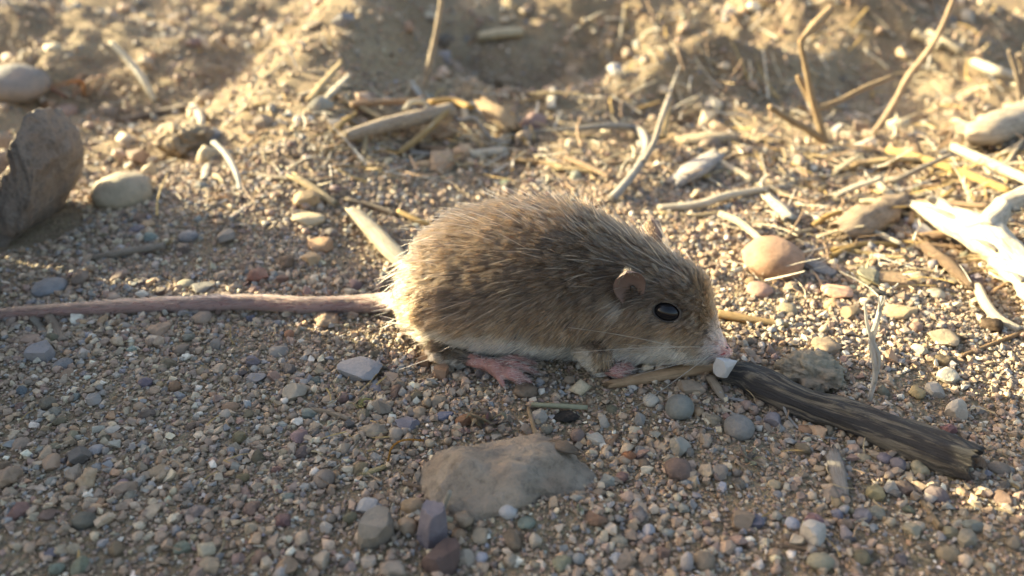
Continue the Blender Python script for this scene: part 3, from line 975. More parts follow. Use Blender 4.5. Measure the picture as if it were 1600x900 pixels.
# fine hairs along the tail, on the feet and on the ears
tail_t = istail[tri].all(1) & (co[tri[:, 0], 0] < cen[0][0] - 0.012)
Pt, Nt = sample(9000, area * tail_t)
ti = np.argmin(np.abs(Pt[:, 0][:, None] - tail_c[:, 0][None, :]), axis=1)
td = np.gradient(tail_c, axis=0); td /= np.linalg.norm(td, axis=1)[:, None]
ft = td[ti]
Kt = grow(Pt, Nt, rng.uniform(.022, .040, len(Pt)), ft, np.full(len(Pt), .22), np.full(len(Pt), .2), rng.normal(size=(len(Pt), 3)) * .06)
topd = smooth(0.0, 0.8, Nt[:, 2])
Ct = mixv(np.array([0.26, 0.155, 0.13])[None], np.array([0.08, 0.06, 0.048])[None], topd[:, None] * (rng.random(len(Pt)) < 0.75)[:, None])
Ct = np.repeat(Ct[:, None], NK, 1)
Rt = np.outer(np.full(len(Pt), .0007), [1, 1, 0.9, 0.8, 0.6, 0.2])
Pf, Nf = sample(2600, area * (isfoot[tri].all(1)))
i_f, _ = spine(Pf)
Kf = grow(Pf, Nf, rng.uniform(.008, .017, len(Pf)), head[i_f], np.full(len(Pf), .3), np.full(len(Pf), .2), rng.normal(size=(len(Pf), 3)) * .15)
Cf = np.tile(np.array([0.62, 0.50, 0.42]), (len(Pf), NK, 1)); Rf = np.outer(np.full(len(Pf), .00045), [1, 1, 0.9, 0.8, 0.6, 0.2])
eP, eN = [], []
for (l, up, acr, o_) in ear_frames:
    nE = 700
    v_ = rng.uniform(0.1, 1.0, nE); a_ = rng.uniform(-1, 1, nE)
    wv = 0.032 * np.sin(math.pi * np.minimum(1, 0.22 + 0.78 * v_)) ** 0.55
    nr = np.array(EARS[len(eP)][1])
    eP.append(l + nr * 0.024 + acr * (a_ * wv)[:, None] + up * (v_ * 0.088 - 0.016 - 0.006 * a_ * a_)[:, None] - o_ * (0.004 + 0.014 * (1 - a_ * a_) * (1 - 0.55 * v_) + 0.006 * np.sin(v_ * math.pi) - 0.003 * a_ * a_)[:, None])
    eN.append(np.tile(up * 0.9 - o_ * 0.6, (nE, 1)))
eP, eN = np.vstack(eP), np.vstack(eN)
Ke = grow(eP, eN, rng.uniform(.006, .013, len(eP)), eN / np.linalg.norm(eN, axis=1)[:, None], np.full(len(eP), .2), np.full(len(eP), .1), rng.normal(size=(len(eP), 3)) * .2)
Ce = np.tile(np.array([0.16, 0.115, 0.075]), (len(eP), NK, 1)); Re = np.outer(np.full(len(eP), .0005), [1, 1, 0.9, 0.8, 0.6, 0.2])
fleg_c = None
def clear(t3):
    ok = ~over_eye(t3[0], 1.0); return [q[ok] for q in t3]
ga, gb = clear(ga), clear(gb); Ke, Re, Ce = clear([Ke, Re, Ce])
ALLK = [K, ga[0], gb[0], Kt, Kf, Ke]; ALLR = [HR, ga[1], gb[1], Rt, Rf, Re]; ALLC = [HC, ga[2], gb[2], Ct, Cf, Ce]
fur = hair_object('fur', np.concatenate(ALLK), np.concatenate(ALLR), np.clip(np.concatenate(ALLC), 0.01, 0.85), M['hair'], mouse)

# whiskers
wk, wr = [], []
wl, wnrm = on_body(1098, 549)
for side in (0, 1):
    for q in range(9 if side == 0 else 13):
        b0, n0 = on_body(1088 + rng.uniform(-8, 22), 548 + rng.uniform(-9, 10))
        if b0 is None: continue
        if side: b0, n0 = mirrored_pair(b0, n0)
        b0, n0 = np.array(b0), np.array(n0)
        i = int(np.argmin(np.abs(cen[:, 0] - b0[0])))
        sd = lat[i] * (1 if side else -1)
        dirv = -head[i] * rng.uniform(0.3, 1.3) + sd * rng.uniform(0.7, 1.1) + np.array([0, 0, rng.uniform(-0.35, 0.45) if not side else rng.uniform(-0.1, 1.3)])
        dirv /= np.linalg.norm(dirv)
        Lw = rng.uniform(0.16, 0.34); b0 = b0 + n0 * 0.006
        s_ = np.linspace(0, 1, 8)[:, None]
        pts = b0 + dirv * s_ * Lw + np.array([0, 0, -1]) * (s_ ** 2) * Lw * 0.12 - head[i] * (s_ ** 2) * Lw * 0.15
        zg = H(pts[:, 0], pts[:, 1]) + 0.012
        pts[:, 2] = np.maximum(pts[:, 2], zg)
        wk.append(pts); wr.append(np.interp(np.linspace(0, 1, 8), [0, 1], [.0011, .0003]))
wk, wr = np.array(wk), np.array(wr)
ok_ = ~over_eye(wk, 1.1); wk, wr = wk[ok_], wr[ok_]
hair_object('whisker_spray', wk, wr, np.tile(np.array([0.72, 0.66, 0.56]), (len(wk), 8, 1)), M['hair'], mouse)
SPOTS.append((float(cen[45][0]), float(cen[45][1]), 0.10))

# ------------------------------------------------------------------ big stones
# unseen rock added outside the left edge of the frame to shade the foreground gravel
def shade_rock():
    V, F = ICO[5]
    P = np.sign(V) * np.abs(V) ** 0.45 * np.array([0.80, 0.62, 0.86])
    rg = np.random.default_rng(4)
    for _ in range(14):
        n = rg.normal(size=3); n /= np.linalg.norm(n); d = rg.uniform(0.88, 1.05)
        P -= np.outer(np.maximum(0, P @ n - d) * 0.85, n)
    P += V * (0.05 * fbm(V[:, 0] * 3, V[:, 1] * 3, V[:, 2] * 3, 4, 12) + 0.018 * fbm(V[:, 0] * 14, V[:, 1] * 14, V[:, 2] * 14, 3, 19))[:, None]
    return P, F
P, F = shade_rock()
c = np.array([-2.54, 1.82, 0.52])
rock = link('rock', new_mesh('rock', P, F), M['rock'], None, (0.23, 0.17, 0.14))
rock.location = c
tag(rock, 'massive rough brown rock added out of view to shade the gravel', 'rock')
SPOTS.append((-2.54, 1.66, 0.75))
# the notched shard that shows
def shard():
    prof = [(-60, 395), (-60, 252), (-8, 252), (14, 268), (30, 272), (36, 232), (46, 190), (56, 172), (68, 186), (88, 212), (97, 240), (90, 268), (80, 315), (52, 356), (16, 385)]
    y0 = 2.50
    pts = [at_y(px, py, y0)[0] for px, py in prof]
    bm = bmesh.new()
    lay = []
    for dy, k in ((-0.13, 0.80), (-0.07, 0.97), (0.0, 1.0), (0.07, 0.97), (0.16, 0.86), (0.24, 0.62)):
        cx = np.mean([p[0] for p in pts]); ring = []
        for p in pts:
            z = max(p[2], -0.06)
            ring.append(bm.verts.new((cx + (p[0] - cx) * k, y0 + dy - 0.10 * max(0, 0.3 - z), z * (0.35 + 0.65 * k) if z > 0 else z)))
        lay.append(ring)
    n = len(pts)
    for a_, b_ in zip(lay[:-1], lay[1:]):
        for i in range(n): bm.faces.new((a_[i], a_[(i + 1) % n], b_[(i + 1) % n], b_[i]))
    bm.faces.new(lay[0][::-1]); bm.faces.new(lay[-1])
    bmesh.ops.triangulate(bm, faces=bm.faces)
    bmesh.ops.subdivide_edges(bm, edges=bm.edges, cuts=3, use_grid_fill=True)
    bmesh.ops.smooth_vert(bm, verts=bm.verts, factor=0.4, use_axis_x=True, use_axis_y=True, use_axis_z=True)
    bmesh.ops.recalc_face_normals(bm, faces=bm.faces)
    V = np.array([v.co[:] for v in bm.verts]); Nn = np.array([v.normal[:] for v in bm.verts])
    V += Nn * (0.013 * fbm(V[:, 0] * 9, V[:, 1] * 9, V[:, 2] * 9, 4, 31) + 0.006 * fbm(V[:, 0] * 45, V[:, 1] * 45, V[:, 2] * 45, 2, 37))[:, None]
    F = [[v.index for v in f.verts] for f in bm.faces]
    bm.free(); return V, F
V, F = shard()
o = link('rock', new_mesh('rock', V, F), M['rock'], None, (0.24, 0.20, 0.17)); rebase(o)
tag(o, 'dark brown broken rock with a notched, sunlit upper edge behind the tail', 'rock')
SPOTS.append((-1.7, 2.5, 0.28))

def S(name, label, px, py, w, h, kind, col, lit=False, seed=None, mat='stone', rot=0, sub=3, cat=None):
    return stone(name, label, cat or name.split('_')[-1], px, py, w, h, kind, hexc(col, lit), seed or int(px * 7 + py * 3), mat, rot, None, sub)

def buried_stone():
    V, F = ICO[5]; V = np.sign(V) * np.abs(V) ** np.array([0.85, 0.8, 0.75])
    P = V * np.array([0.178, 0.115, 0.070])
    x = P[:, 0] / 0.19
    P[:, 2] *= 1.0 - 0.30 * smooth(0.1, 1.0, x) + 0.06 * np.sin(x * 5)
    P[:, 1] += 0.015 * np.sin(x * 3.0)
    P += V * (0.012 * fbm(V[:, 0] * 2.2, V[:, 1] * 2.2, V[:, 2] * 2.2, 4, 61) + 0.0035 * fbm(V[:, 0] * 16, V[:, 1] * 16, V[:, 2] * 16, 3, 67))[:, None]
    for n, d in (((0.55, -0.4, 0.73), 0.098), ((-0.7, -0.2, 0.68), 0.128), ((-0.15, -0.75, 0.64), 0.098)):
        n = np.array(n) / np.linalg.norm(n); P -= np.outer(np.maximum(0, P @ n - d) * 0.8, n)
    return P, F
V, F = buried_stone()
o = link('stone', new_mesh('stone', V, F), M['rock'], None, (0.33, 0.275, 0.215))
o.location = G(793, 752, 0.0)[0] + np.array([0, 0.0, -0.006]); o.rotation_euler = (R(-8), R(3), R(-4))
tag(o, 'large flat tan stone half buried in the gravel in front of the mouse', 'stone')
SPOTS.append((o.location.x, o.location.y + 0.02, 0.13)); SPOTS.append((o.location.x - 0.1, o.location.y + 0.02, 0.10)); SPOTS.append((o.location.x + 0.1, o.location.y + 0.04, 0.10))
S('pebble', 'perfectly round flat dark grey pebble below the dark bark stick', 1155, 668, 46, 46, 'disc', '5f6060')
S('pebble', 'oval slate grey flat pebble below the straw under the chin', 1062, 637, 44, 50, 'disc', '5c5f5c', rot=-25)
S('pebble', 'smooth rounded tan pebble sitting in the sun beyond the mouse nose', 1207, 405, 92, 70, 'round', '8c6a50', seed=17)
S('stone', 'pale oval sunlit stone lying alone behind the mouse tail', 195, 299, 92, 62, 'round', '857a66', seed=23)
S('stone', 'big blurred blue-grey stone lying far behind the tail', 25, 132, 95, 60, 'round', '6f6b68', seed=29)
S('pebble', 'brick red pebble lying behind the mouse tail', 403, 431, 38, 30, 'angular', '7a4a38', seed=31)
S('clod', 'rough pale speckled earth clod beside the dark bark stick', 1268, 580, 108, 76, 'lump', 'c8b894', True, 37, 'rock', sub=5)
S('clod', 'crumbly tan sunlit clod standing beyond the pale oval stone', 288, 222, 88, 62, 'lump', '93826a', False, 41, 'rock', sub=5)
S('clod', 'black crumbly lump under the pale green straw', 884, 652, 46, 22, 'lump', '2a2624', False, 43, 'rock')
S('clod', 'round dark brown clod beside the curved white stick', 1551, 508, 38, 28, 'lump', '5a4328', True, 47, 'rock')

# stones that one can pick out: (px, py, w, h, shape, colour word, seen colour, sunlit)
a, l, r_, d, s = 'angular', 'lump', 'round', 'disc', 'slab'
PEB = [
 (1017, 626, 26, 22, r_, 'white speckled', '8d8a80', 0), (1063, 697, 34, 34, a, 'pale grey', '7c786e', 0), (1060, 733, 42, 36, r_, 'dark brown', '5c4a42', 0),
 (563, 578, 72, 46, a, 'bluish grey', '74757c', 0), (588, 830, 54, 62, s, 'grey-brown', '6f675c', 0), (675, 826, 48, 72, s, 'lilac grey', '5d5760', 0),
 (688, 874, 62, 46, s, 'dark reddish brown', '4f3d38', 0), (645, 791, 38, 26, r_, 'yellow-brown', '7a6548', 0), (1272, 836, 38, 42, a, 'milky white', '908d88', 0),
 (1282, 878, 44, 28, r_, 'olive grey', '77715c', 0), (1382, 716, 24, 17, r_, 'purple', '5b5560', 0), (1404, 726, 24, 22, r_, 'slate blue', '53525e', 0),
 (1436, 733, 28, 25, l, 'cream', '8d8468', 0), (1463, 772, 34, 27, r_, 'purple', '544a50', 0), (1413, 762, 38, 24, a, 'dark brown', '4a3c38', 0),
 (1492, 640, 34, 40, a, 'white', 'a39a8c', 0), (1482, 866, 40, 25, r_, 'tan', '77684f', 0), (1180, 816, 25, 21, a, 'slate blue', '505264', 0),
 (1161, 816, 36, 34, a, 'tan', '6e5c48', 0), (1210, 758, 22, 17, r_, 'cream', '87795e', 0), (1308, 806, 18, 22, a, 'slate blue', '565868', 0),
 (1238, 818, 24, 20, r_, 'bluish white', '7b7f8c', 0), (1322, 833, 26, 26, a, 'lilac grey', '716a6e', 0), (1426, 828, 28, 25, a, 'cream', '7f765f', 0),
 (1507, 841, 28, 28, a, 'grey', '6e6759', 0), (1485, 833, 26, 20, a, 'olive grey', '6a634c', 0), (1073, 880, 20, 34, r_, 'bluish white', '858890', 0),
 (1100, 877, 34, 34, r_, 'grey-brown', '6b5e4f', 0), (1207, 657, 27, 25, a, 'lilac grey', '656065', 0), (1560, 732, 36, 22, r_, 'grey-brown', '62564a', 0),
 (1259, 671, 26, 15, r_, 'orange-brown', '7d5c40', 0), (1124, 738, 24, 29, a, 'grey', '67625e', 0), (1349, 716, 24, 15, r_, 'cream', '85775c', 0),
 (636, 661, 40, 25, a, 'lilac grey', '68656f', 0), (694, 652, 30, 14, s, 'slate blue', '4f5468', 0), (584, 673, 46, 26, l, 'tan', '7d6f5d', 0),
 (619, 679, 22, 25, r_, 'pale grey', '84796d', 0), (655, 645, 22, 21, l, 'cream', '8a765e', 0), (684, 625, 24, 22, a, 'cream', '887863', 0),
 (596, 637, 32, 30, a, 'grey-brown', '766c5f', 0), (793, 797, 32, 27, r_, 'white speckled', '88888a', 0), (751, 838, 27, 25, a, 'tan', '81745f', 0),
 (727, 812, 32, 34, a, 'grey-brown', '6c6050', 0), (636, 823, 32, 30, l, 'cream', '84705a', 0), (574, 791, 34, 27, a, 'bluish white', '7d7f83', 0),
 (753, 872, 20, 19, r_, 'bluish white', '84848e', 0), (727, 873, 32, 27, a, 'pale grey', '7e766a', 0), (837, 846, 21, 27, a, 'pale grey', '81796e', 0),
 (967, 845, 28, 17, r_, 'tan', '837864', 0), (1014, 830, 21, 23, a, 'bluish white', '80828c', 0), (964, 872, 21, 21, a, 'bluish white', '777d86', 0),
 (903, 873, 22, 19, r_, 'pale grey', '7a7a78', 0), (798, 877, 22, 26, a, 'grey-brown', '756c5e', 0), (903, 681, 24, 23, r_, 'purple', '564a48', 0),
 (576, 877, 26, 20, a, 'white', '91867a', 0), (613, 890, 46, 26, l, 'cream', '857463', 0), (717, 835, 24, 20, r_, 'orange-brown', '84684b', 0),
 (123, 715, 36, 32, a, 'dark grey', '5d5854', 0), (150, 703, 26, 17, r_, 'bluish white', '7d797a', 0), (79, 723, 36, 27, a, 'cream', '8a7058', 0),
 (136, 750, 33, 38, l, 'cream', '8c775e', 0), (248, 737, 38, 23, a, 'tan', '7b6a53', 0), (442, 813, 28, 21, a, 'wine red', '55383c', 0),
 (175, 671, 24, 15, a, 'white', '948a7e', 0), (148, 624, 24, 19, a, 'grey', '74716e', 0), (460, 613, 38, 31, a, 'pale grey', '82796a', 0),
 (360, 636, 28, 16, r_, 'orange-brown', '82664d', 0), (352, 648, 19, 17, a, 'white', '8c857a', 0), (415, 674, 22, 19, l, 'cream', '8f7d67', 0),
 (216, 838, 20, 17, r_, 'cream', '8c7b68', 0), (252, 838, 20, 19, a, 'cream', '8a7460', 0), (262, 853, 19, 21, a, 'tan', '84705e', 0),
 (510, 825, 22, 20, a, 'white', '928a80', 0), (449, 886, 32, 30, a, 'tan', '7c654e', 0), (500, 877, 25, 31, a, 'pale grey', '857969', 0),
 (32, 693, 28, 20, r_, 'tan', '7c6a5a', 0), (12, 747, 40, 38, l, 'tan', '7d6753', 0), (47, 856, 20, 17, r_, 'cream', '8a7560', 0),
 (506, 748, 34, 32, r_, 'grey-brown', '70645a', 0), (78, 448, 52, 28, r_, 'bluish grey', '70747a', 0), (510, 499, 44, 28, l, 'orange-brown', '93765a', 0),
 (317, 497, 30, 23, r_, 'grey-brown', '756558', 0), (248, 516, 36, 24, l, 'orange-brown', '89705a', 0), (49, 529, 34, 19, a, 'pink', '88705f', 0),
 (66, 551, 40, 30, s, 'grey', '706d70', 0), (98, 569, 30, 20, r_, 'grey', '6a6868', 0), (283, 545, 26, 20, a, 'grey-brown', '706459', 0),
 (435, 548, 30, 19, a, 'pale grey', '77736e', 0), (197, 509, 19, 13, a, 'white', '8e857b', 0), (452, 523, 16, 16, r_, 'orange-brown', '7f563c', 0),
 (337, 538, 18, 18, a, 'grey', '746a62', 0), (103, 583, 22, 17, a, 'orange-brown', '8c7058', 0), (401, 591, 30, 19, a, 'bluish grey', '656468', 0),
 (480, 311, 44, 32, a, 'tan', '8a714e', 0), (483, 341, 52, 24, a, 'cream', '97876a', 0), (354, 372, 28, 24, a, 'grey', '746e68', 0),
 (294, 369, 32, 19, r_, 'bluish grey', '6e6c6e', 0), (316, 450, 40, 21, a, 'grey', '6b6661', 0), (290, 443, 24, 15, r_, 'cream', '94886c', 0),
 (186, 431, 26, 19, a, 'pink', '8a7264', 0), (498, 384, 46, 23, a, 'orange-brown', '8c6a48', 0), (126, 436, 32, 30, a, 'grey-brown', '6e5f54', 0),
 (447, 411, 27, 25, l, 'dark brown', '5e4c3c', 0), (486, 405, 30, 21, a, 'tan', '957a55', 0),
 (1308, 457, 42, 28, a, 'pink', 'b08468', 0), (1187, 453, 40, 27, r_, 'pink', '8e6c5c', 0), (1300, 476, 28, 25, l, 'tan', '92744e', 0),
 (1327, 489, 34, 25, a, 'tan', 'b8996c', 1), (1360, 436, 42, 28, s, 'greenish grey', '77745e', 0), (1400, 441, 60, 27, s, 'tan', '82694a', 0),
 (1428, 432, 32, 18, r_, 'cream', 'ab9670', 0), (1462, 459, 28, 18, r_, 'pale grey', '9c9480', 0), (1404, 487, 62, 23, a, 'tan', '98805c', 0),
 (1478, 530, 46, 27, a, 'tan', 'c0a67c', 1), (1293, 541, 50, 29, l, 'tan', 'b49670', 1), (1229, 484, 32, 21, r_, 'cream', 'b39d75', 1),
 (1435, 547, 24, 21, a, 'white', 'd0c2a2', 1), (1480, 587, 34, 27, a, 'white', 'd8ccae', 1), (1475, 563, 42, 19, l, 'dark brown', '7a6442', 1),
 (1431, 512, 20, 17, r_, 'pink', 'b48a70', 1), (1489, 437, 24, 15, r_, 'cream', 'c0aa80', 1), (1433, 614, 28, 21, l, 'yellow-brown', 'c8a866', 1),
 (1460, 609, 28, 23, a, 'white', 'bcb09a', 1), (100, 176, 40, 24, r_, 'pink', '8a6e5e', 0), (1175, 440, 20, 16, r_, 'orange-brown', 'a07c50', 1),
 (690, 585, 24, 26, s, 'orange-brown', '7a5c44', 0), (665, 566, 22, 22, s, 'orange-brown', '75583f', 0), (1078, 605, 40, 26, a, 'grey-brown', '7a6c5c', 0),
 (988, 606, 16, 12, a, 'white', '98958e', 0), (890, 594, 18, 15, r_, 'cream', '84735e', 0), (820, 612, 42, 26, l, 'grey-brown', '60503f', 0),
 (1000, 565 + 90, 18, 24, a, 'grey', '6c6a68', 0), (1115, 655, 26, 20, l, 'olive grey', '6e6a58', 0), (935, 770, 22, 18, a, 'tan', '7a6a58', 0),
]
ANCH = [(793, 742, 'the half-buried tan stone'), (1155, 668, 'the round dark grey pebble'), (1330, 640, 'the dark bark stick'), (960, 590, 'the straw under the chin'),
        (790, 580, 'the mouse hind foot'), (563, 578, 'the big bluish grey pebble'), (403, 431, 'the brick red pebble'), (300, 474, 'the mouse tail'), (60, 350, 'the notched rock'),
        (195, 299, 'the pale oval stone'), (1207, 405, 'the smooth tan pebble'), (1360, 550, 'the frayed upright fibre'), (1355, 345, 'the lumpy wood chunk'), (1500, 350, 'the bleached forked branch'),
        (632, 825, 'the two tilted slabs'), (442, 813, 'the wine red pebble'), (136, 735, 'the dark grey pebble'), (1272, 836, 'the milky white pebble'), (1308, 745, 'the upright wood chip'),
        (1551, 508, 'the round dark clod'), (875, 635, 'the pale green straw'), (590, 375, 'the split straw behind the rump'), (1460, 800, 'the slanting tan straw')]
ANCH = [(*G(px, py)[0][:2], t) for px, py, t in ANCH]
SHAPEW = {a: 'angular', l: 'knobbly', r_: 'rounded', d: 'flat', s: 'slab-shaped'}
def where(x, y):
    q = sorted(((x - X) ** 2 + (y - Y) ** 2, t) for X, Y, t in ANCH)
    if q[0][0] < 0.006: q = q[1:]
    if q[0][0] < 0.02: return 'beside ' + q[0][1]
    return 'between ' + q[0][1] + ' and ' + q[1][1][4:]
for i, (px, py, w, h, kd, cw, hx, lit) in enumerate(PEB):
    o = stone('pebble', None, 'pebble', px, py, w, h, kd, hexc(hx, bool(lit)), 500 + i, 'stone', 0, None, 3)
    size = 'large' if w * h > 1500 else 'small' if w * h < 480 else 'medium'
    lab = f"{size} {cw} {SHAPEW[kd]} pebble {where(o.location.x, o.location.y)}"
    grp = f"{cw} pebbles {where(o.location.x, o.location.y)}"
    tag(o, lab, None, grp)

# loose pebbles without a fixed spot in the picture: shared shapes
rg = random.Random(5)
PROTO = [new_mesh('pebble', *rock_shape(900 + k, (a, a, r_, l)[k % 4], 2), True, 24) for k in range(16)]
PALW = [('tan', (0.34, 0.25, 0.17)), ('grey-brown', (0.26, 0.215, 0.175)), ('pale grey', (0.36, 0.34, 0.31)), ('cream', (0.50, 0.41, 0.29)), ('pinkish', (0.36, 0.245, 0.20)), ('bluish grey', (0.22, 0.225, 0.25)), ('orange-brown', (0.38, 0.22, 0.12)), ('white', (0.58, 0.55, 0.49))]
n_loose = 0
while n_loose < 150:
    if n_loose < 95: px, py = rg.uniform(-10, 1610), rg.uniform(560, 895)
    else: px, py = rg.uniform(-10, 1610), rg.uniform(265, 560)
    if 610 < px < 1160 and 290 < py < 615: continue
    p, t = G(px, py)
    w = rg.uniform(0.022, 0.040) * (1.25 if py < 450 else 1.0)
    if any((p[0] - X) ** 2 + (p[1] - Y) ** 2 < (q + w * 0.5) ** 2 for X, Y, q in SPOTS): continue
    k = rg.randrange(16); cw, cc = PALW[min(7, int(abs(rg.gauss(0, 1)) * 3.2))]
    o = link('pebble', PROTO[k], M['pebble'], None, [q * rg.uniform(0.85, 1.15) for q in cc])
    fl_ = rg.uniform(0.55, 0.9)
    o.scale = (w / 2 * rg.uniform(0.9, 1.25), w / 2 * rg.uniform(0.8, 1.1), w / 2 * fl_)
    o.rotation_euler = (rg.uniform(-0.3, 0.3), rg.uniform(-0.3, 0.3), rg.uniform(0, 6.28))
    o.location = (p[0], p[1], p[2] + w / 2 * fl_ * 0.45)
    SPOTS.append((p[0], p[1], w / 2))
    wh = where(p[0], p[1])
    tag(o, f"tiny {cw} {('angular', 'angular', 'rounded', 'knobbly')[k % 4]} pebble {wh}", 'pebble', f"tiny {cw} {('angular', 'angular', 'rounded', 'knobbly')[k % 4]} pebbles {wh}")
    n_loose += 1

# ------------------------------------------------------------------ sticks, straw, chips
PALE, STRAW, GOLD, TAN = (0.56, 0.47, 0.33), (0.48, 0.36, 0.20), (0.52, 0.35, 0.13), (0.44, 0.29, 0.17)
GREYW, BLEACH, BROWN = (0.36, 0.31, 0.26), (0.60, 0.53, 0.42), (0.25, 0.165, 0.10)
def TB(name, label, cat, pts, wpx, col, mat='straw', flat=1.0, dz=None, **kw):
    """Lying piece: picture points, widths seen."""
    n = len(pts)
    wp = wpx if isinstance(wpx, (list, tuple)) else [wpx]
    rr = [px_r(pts[min(i, n - 1)][0], pts[min(i, n - 1)][1], w) for i, w in enumerate(wp)] if len(wp) == n else [px_r(pts[0][0], pts[0][1], wp[0])] * n
    P = []
    for p, r0 in zip(pts, rr):
        lift = (p[2] if len(p) > 2 else 0.0) + r0 * flat * 0.8 + (dz or 0.0)
        P.append(G(p[0], p[1], lift)[0])
    return tube(name, P, rr, col, mat, flat=flat, label=label, cat=cat, **kw)

# dark bark stick in front of the nose, with its pale broken end and a white chip
TB('stick', 'dark bark stick lying in front of the mouse nose', 'stick', [(1128, 581), (1170, 592), (1240, 622), (1320, 650), (1400, 678), (1470, 702), (1522, 722)], [38, 44, 50, 48, 54, 60, 60], (0.27, 0.225, 0.165), 'bark', ns=36, n=130, rough=0.26, jag=0.012, seed=6)
TB('bark_flake', 'brown flake of bark at the broken end of the dark stick', 'bark', [(1513, 706, .02), (1528, 722), (1530, 738)], [26, 30, 20], (0.28, 0.17, 0.10), 'wood', 0.45, ns=10, jag=0.02, seed=8, rough=0.2)
V, F = rock_shape(77, 'slab', 3)
c, t = at_y(1132, 575, 1.548)
V = V * np.array([.027, .016, .022]) @ np.array([[0.97, 0, -0.2], [0, 1, 0], [0.2, 0, 0.97]])
o = link('chip', new_mesh('chip', V, F, True, 20), M['stone'], None, (0.55, 0.54, 0.53)); o.location = c
tag(o, 'small white angular chip at the mouse mouth, against the dark stick', 'chip')

TB('straw', 'broad split tan straw lying under the mouse chin', 'straw', [(953, 601), (1000, 592), (1055, 582), (1112, 573)], [16, 22, 24, 24], (0.62, 0.42, 0.25), 'straw', 0.5, ns=12, jag=0.02, seed=2, n=30, rough=0.10, square=0.5, dz=0.004)
TB('straw', 'thin splinter under the broad tan straw at the chin', 'straw', [(938, 583), (960, 600), (975, 604)], 5, TAN, 'straw', 0.6, seed=3)
TB('bark_flake', 'thin pale flake hanging by the end of the chin straw', 'bark', [(1108, 588, .02), (1120, 605, .012), (1132, 628)], [14, 18, 8], (0.46, 0.36, 0.26), 'straw', 0.3, seed=4)
TB('straw', 'pale green straw piece lying beside the hind foot', 'straw', [(830, 632, .012), (875, 634, .012), (918, 637, .010)], 8.5, (0.52, 0.52, 0.36), 'straw', 0.8, seed=5)
TB('straw', 'thin brown straw leaning on the half-buried stone', 'straw', [(826, 639, .006), (833, 665, .02), (840, 694, .05)], 6.5, (0.42, 0.32, 0.21), 'straw', seed=6)
TB('straw', 'short white straw standing beside the lilac grey slab', 'straw', [(689, 806, .01), (695, 788, .03), (703, 768, .06)], [8, 8, 7], (0.6, 0.56, 0.46), 'straw', seed=7)
TB('straw', 'stubby cream straw lying across the lilac grey slab', 'straw', [(681, 806, .035), (706, 813, .02)], 9, (0.6, 0.55, 0.40), 'straw', seed=8)
TB('straw', 'slender tan stalk lying near the large bluish grey pebble', 'straw', [(486, 640), (515, 645, .006), (548, 656)], 8, (0.46, 0.36, 0.26), 'straw', seed=9)
TB('straw', 'grey flat straw strip standing on edge below the tan stalk', 'straw', [(520, 654), (516, 680), (511, 708)], 9, (0.38, 0.34, 0.28), 'straw', 0.4, seed=10)
TB('straw', 'yellow chaff sliver beside the thin orange fibre', 'straw', [(556, 742), (578, 737, .006), (605, 728)], [4, 12, 9], (0.58, 0.47, 0.24), 'straw', 0.5, seed=11)
TB('straw', 'short brown straw near the yellow-brown pebble', 'straw', [(630, 755), (655, 762), (676, 769)], 7, (0.38, 0.27, 0.18), 'straw', seed=12)
TB('fibre', 'thin orange fibre arching over the gravel by the half-buried stone', 'fibre', [(606, 722), (612, 700, .02), (630, 688, .035), (662, 688, .03)], 3.2, (0.62, 0.32, 0.06), 'thread', seed=13, n=24)
TB('straw', 'narrow tan straw by the milky white pebble, lying flat', 'straw', [(1200, 850), (1250, 856), (1294, 861)], [7, 11, 12], (0.32, 0.23, 0.15), 'wood', 0.6, seed=14, jag=0.01)
TB('wood_chip', 'upright grey wood chip below the dark bark stick', 'wood chip', [(1301, 708, .012), (1308, 740, .01), (1318, 778)], [22, 27, 18], GREYW, 'wood', 0.35, ns=12, jag=0.03, seed=15, n=20, rough=0.12, square=0.5)
TB('straw', 'olive straw below the upright wood chip', 'straw', [(1298, 778), (1315, 790), (1335, 802)], 9, (0.40, 0.34, 0.22), 'straw', seed=16)
TB('straw', 'slanting short tan straw lying below the dark stick end', 'straw', [(1440, 784), (1453, 803), (1470, 826)], 10, (0.46, 0.33, 0.19), 'straw', seed=17)
TB('wood_chip', 'thin brown wood chip beside the half-buried stone', 'wood chip', [(944, 708), (952, 692), (964, 676)], [14, 17, 14], (0.37, 0.24, 0.15), 'wood', 0.4, jag=0.012, seed=18, square=0.5, ns=12)
TB('wood_chip', 'dark fibrous bark scrap lying on the half-buried stone', 'wood chip', [(862, 692, .045), (882, 697, .055), (903, 706, .04)], [18, 26, 14], (0.24, 0.18, 0.13), 'wood', 0.5, jag=0.02, seed=19, rough=0.3, ns=14, n=18)
TB('fibre', 'white curled fibre lying under the dark bark stick', 'fibre', [(1221, 614, .03), (1228, 645, .012), (1250, 672), (1272, 682), (1308, 686)], 4.0, (0.6, 0.58, 0.56), 'thread', seed=20, n=28)
TB('fibre', 'short white fibre beside the curled one under the stick', 'fibre', [(1264, 660, .012), (1276, 676), (1286, 682)], 3.5, (0.58, 0.55, 0.52), 'thread', seed=21)
TB('fibre', 'white flat fibre curling out from below the chin straw', 'fibre', [(1124, 612, .012), (1140, 622), (1160, 626, .01), (1192, 637)], [4, 9, 6, 3], (0.6, 0.58, 0.57), 'thread', 0.5, seed=22, n=22)
TB('fibre', 'small tan curl of fibre in the gravel near the wine red pebble', 'fibre', [(260, 768, .012), (268, 781), (292, 784)], 4, (0.5, 0.38, 0.27), 'thread', seed=23)
TB('straw', 'short grey straw standing just under the mouse tail', 'straw', [(50, 496, .012), (62, 510), (76, 530)], 11, (0.36, 0.32, 0.26), 'straw', 0.5, seed=24)
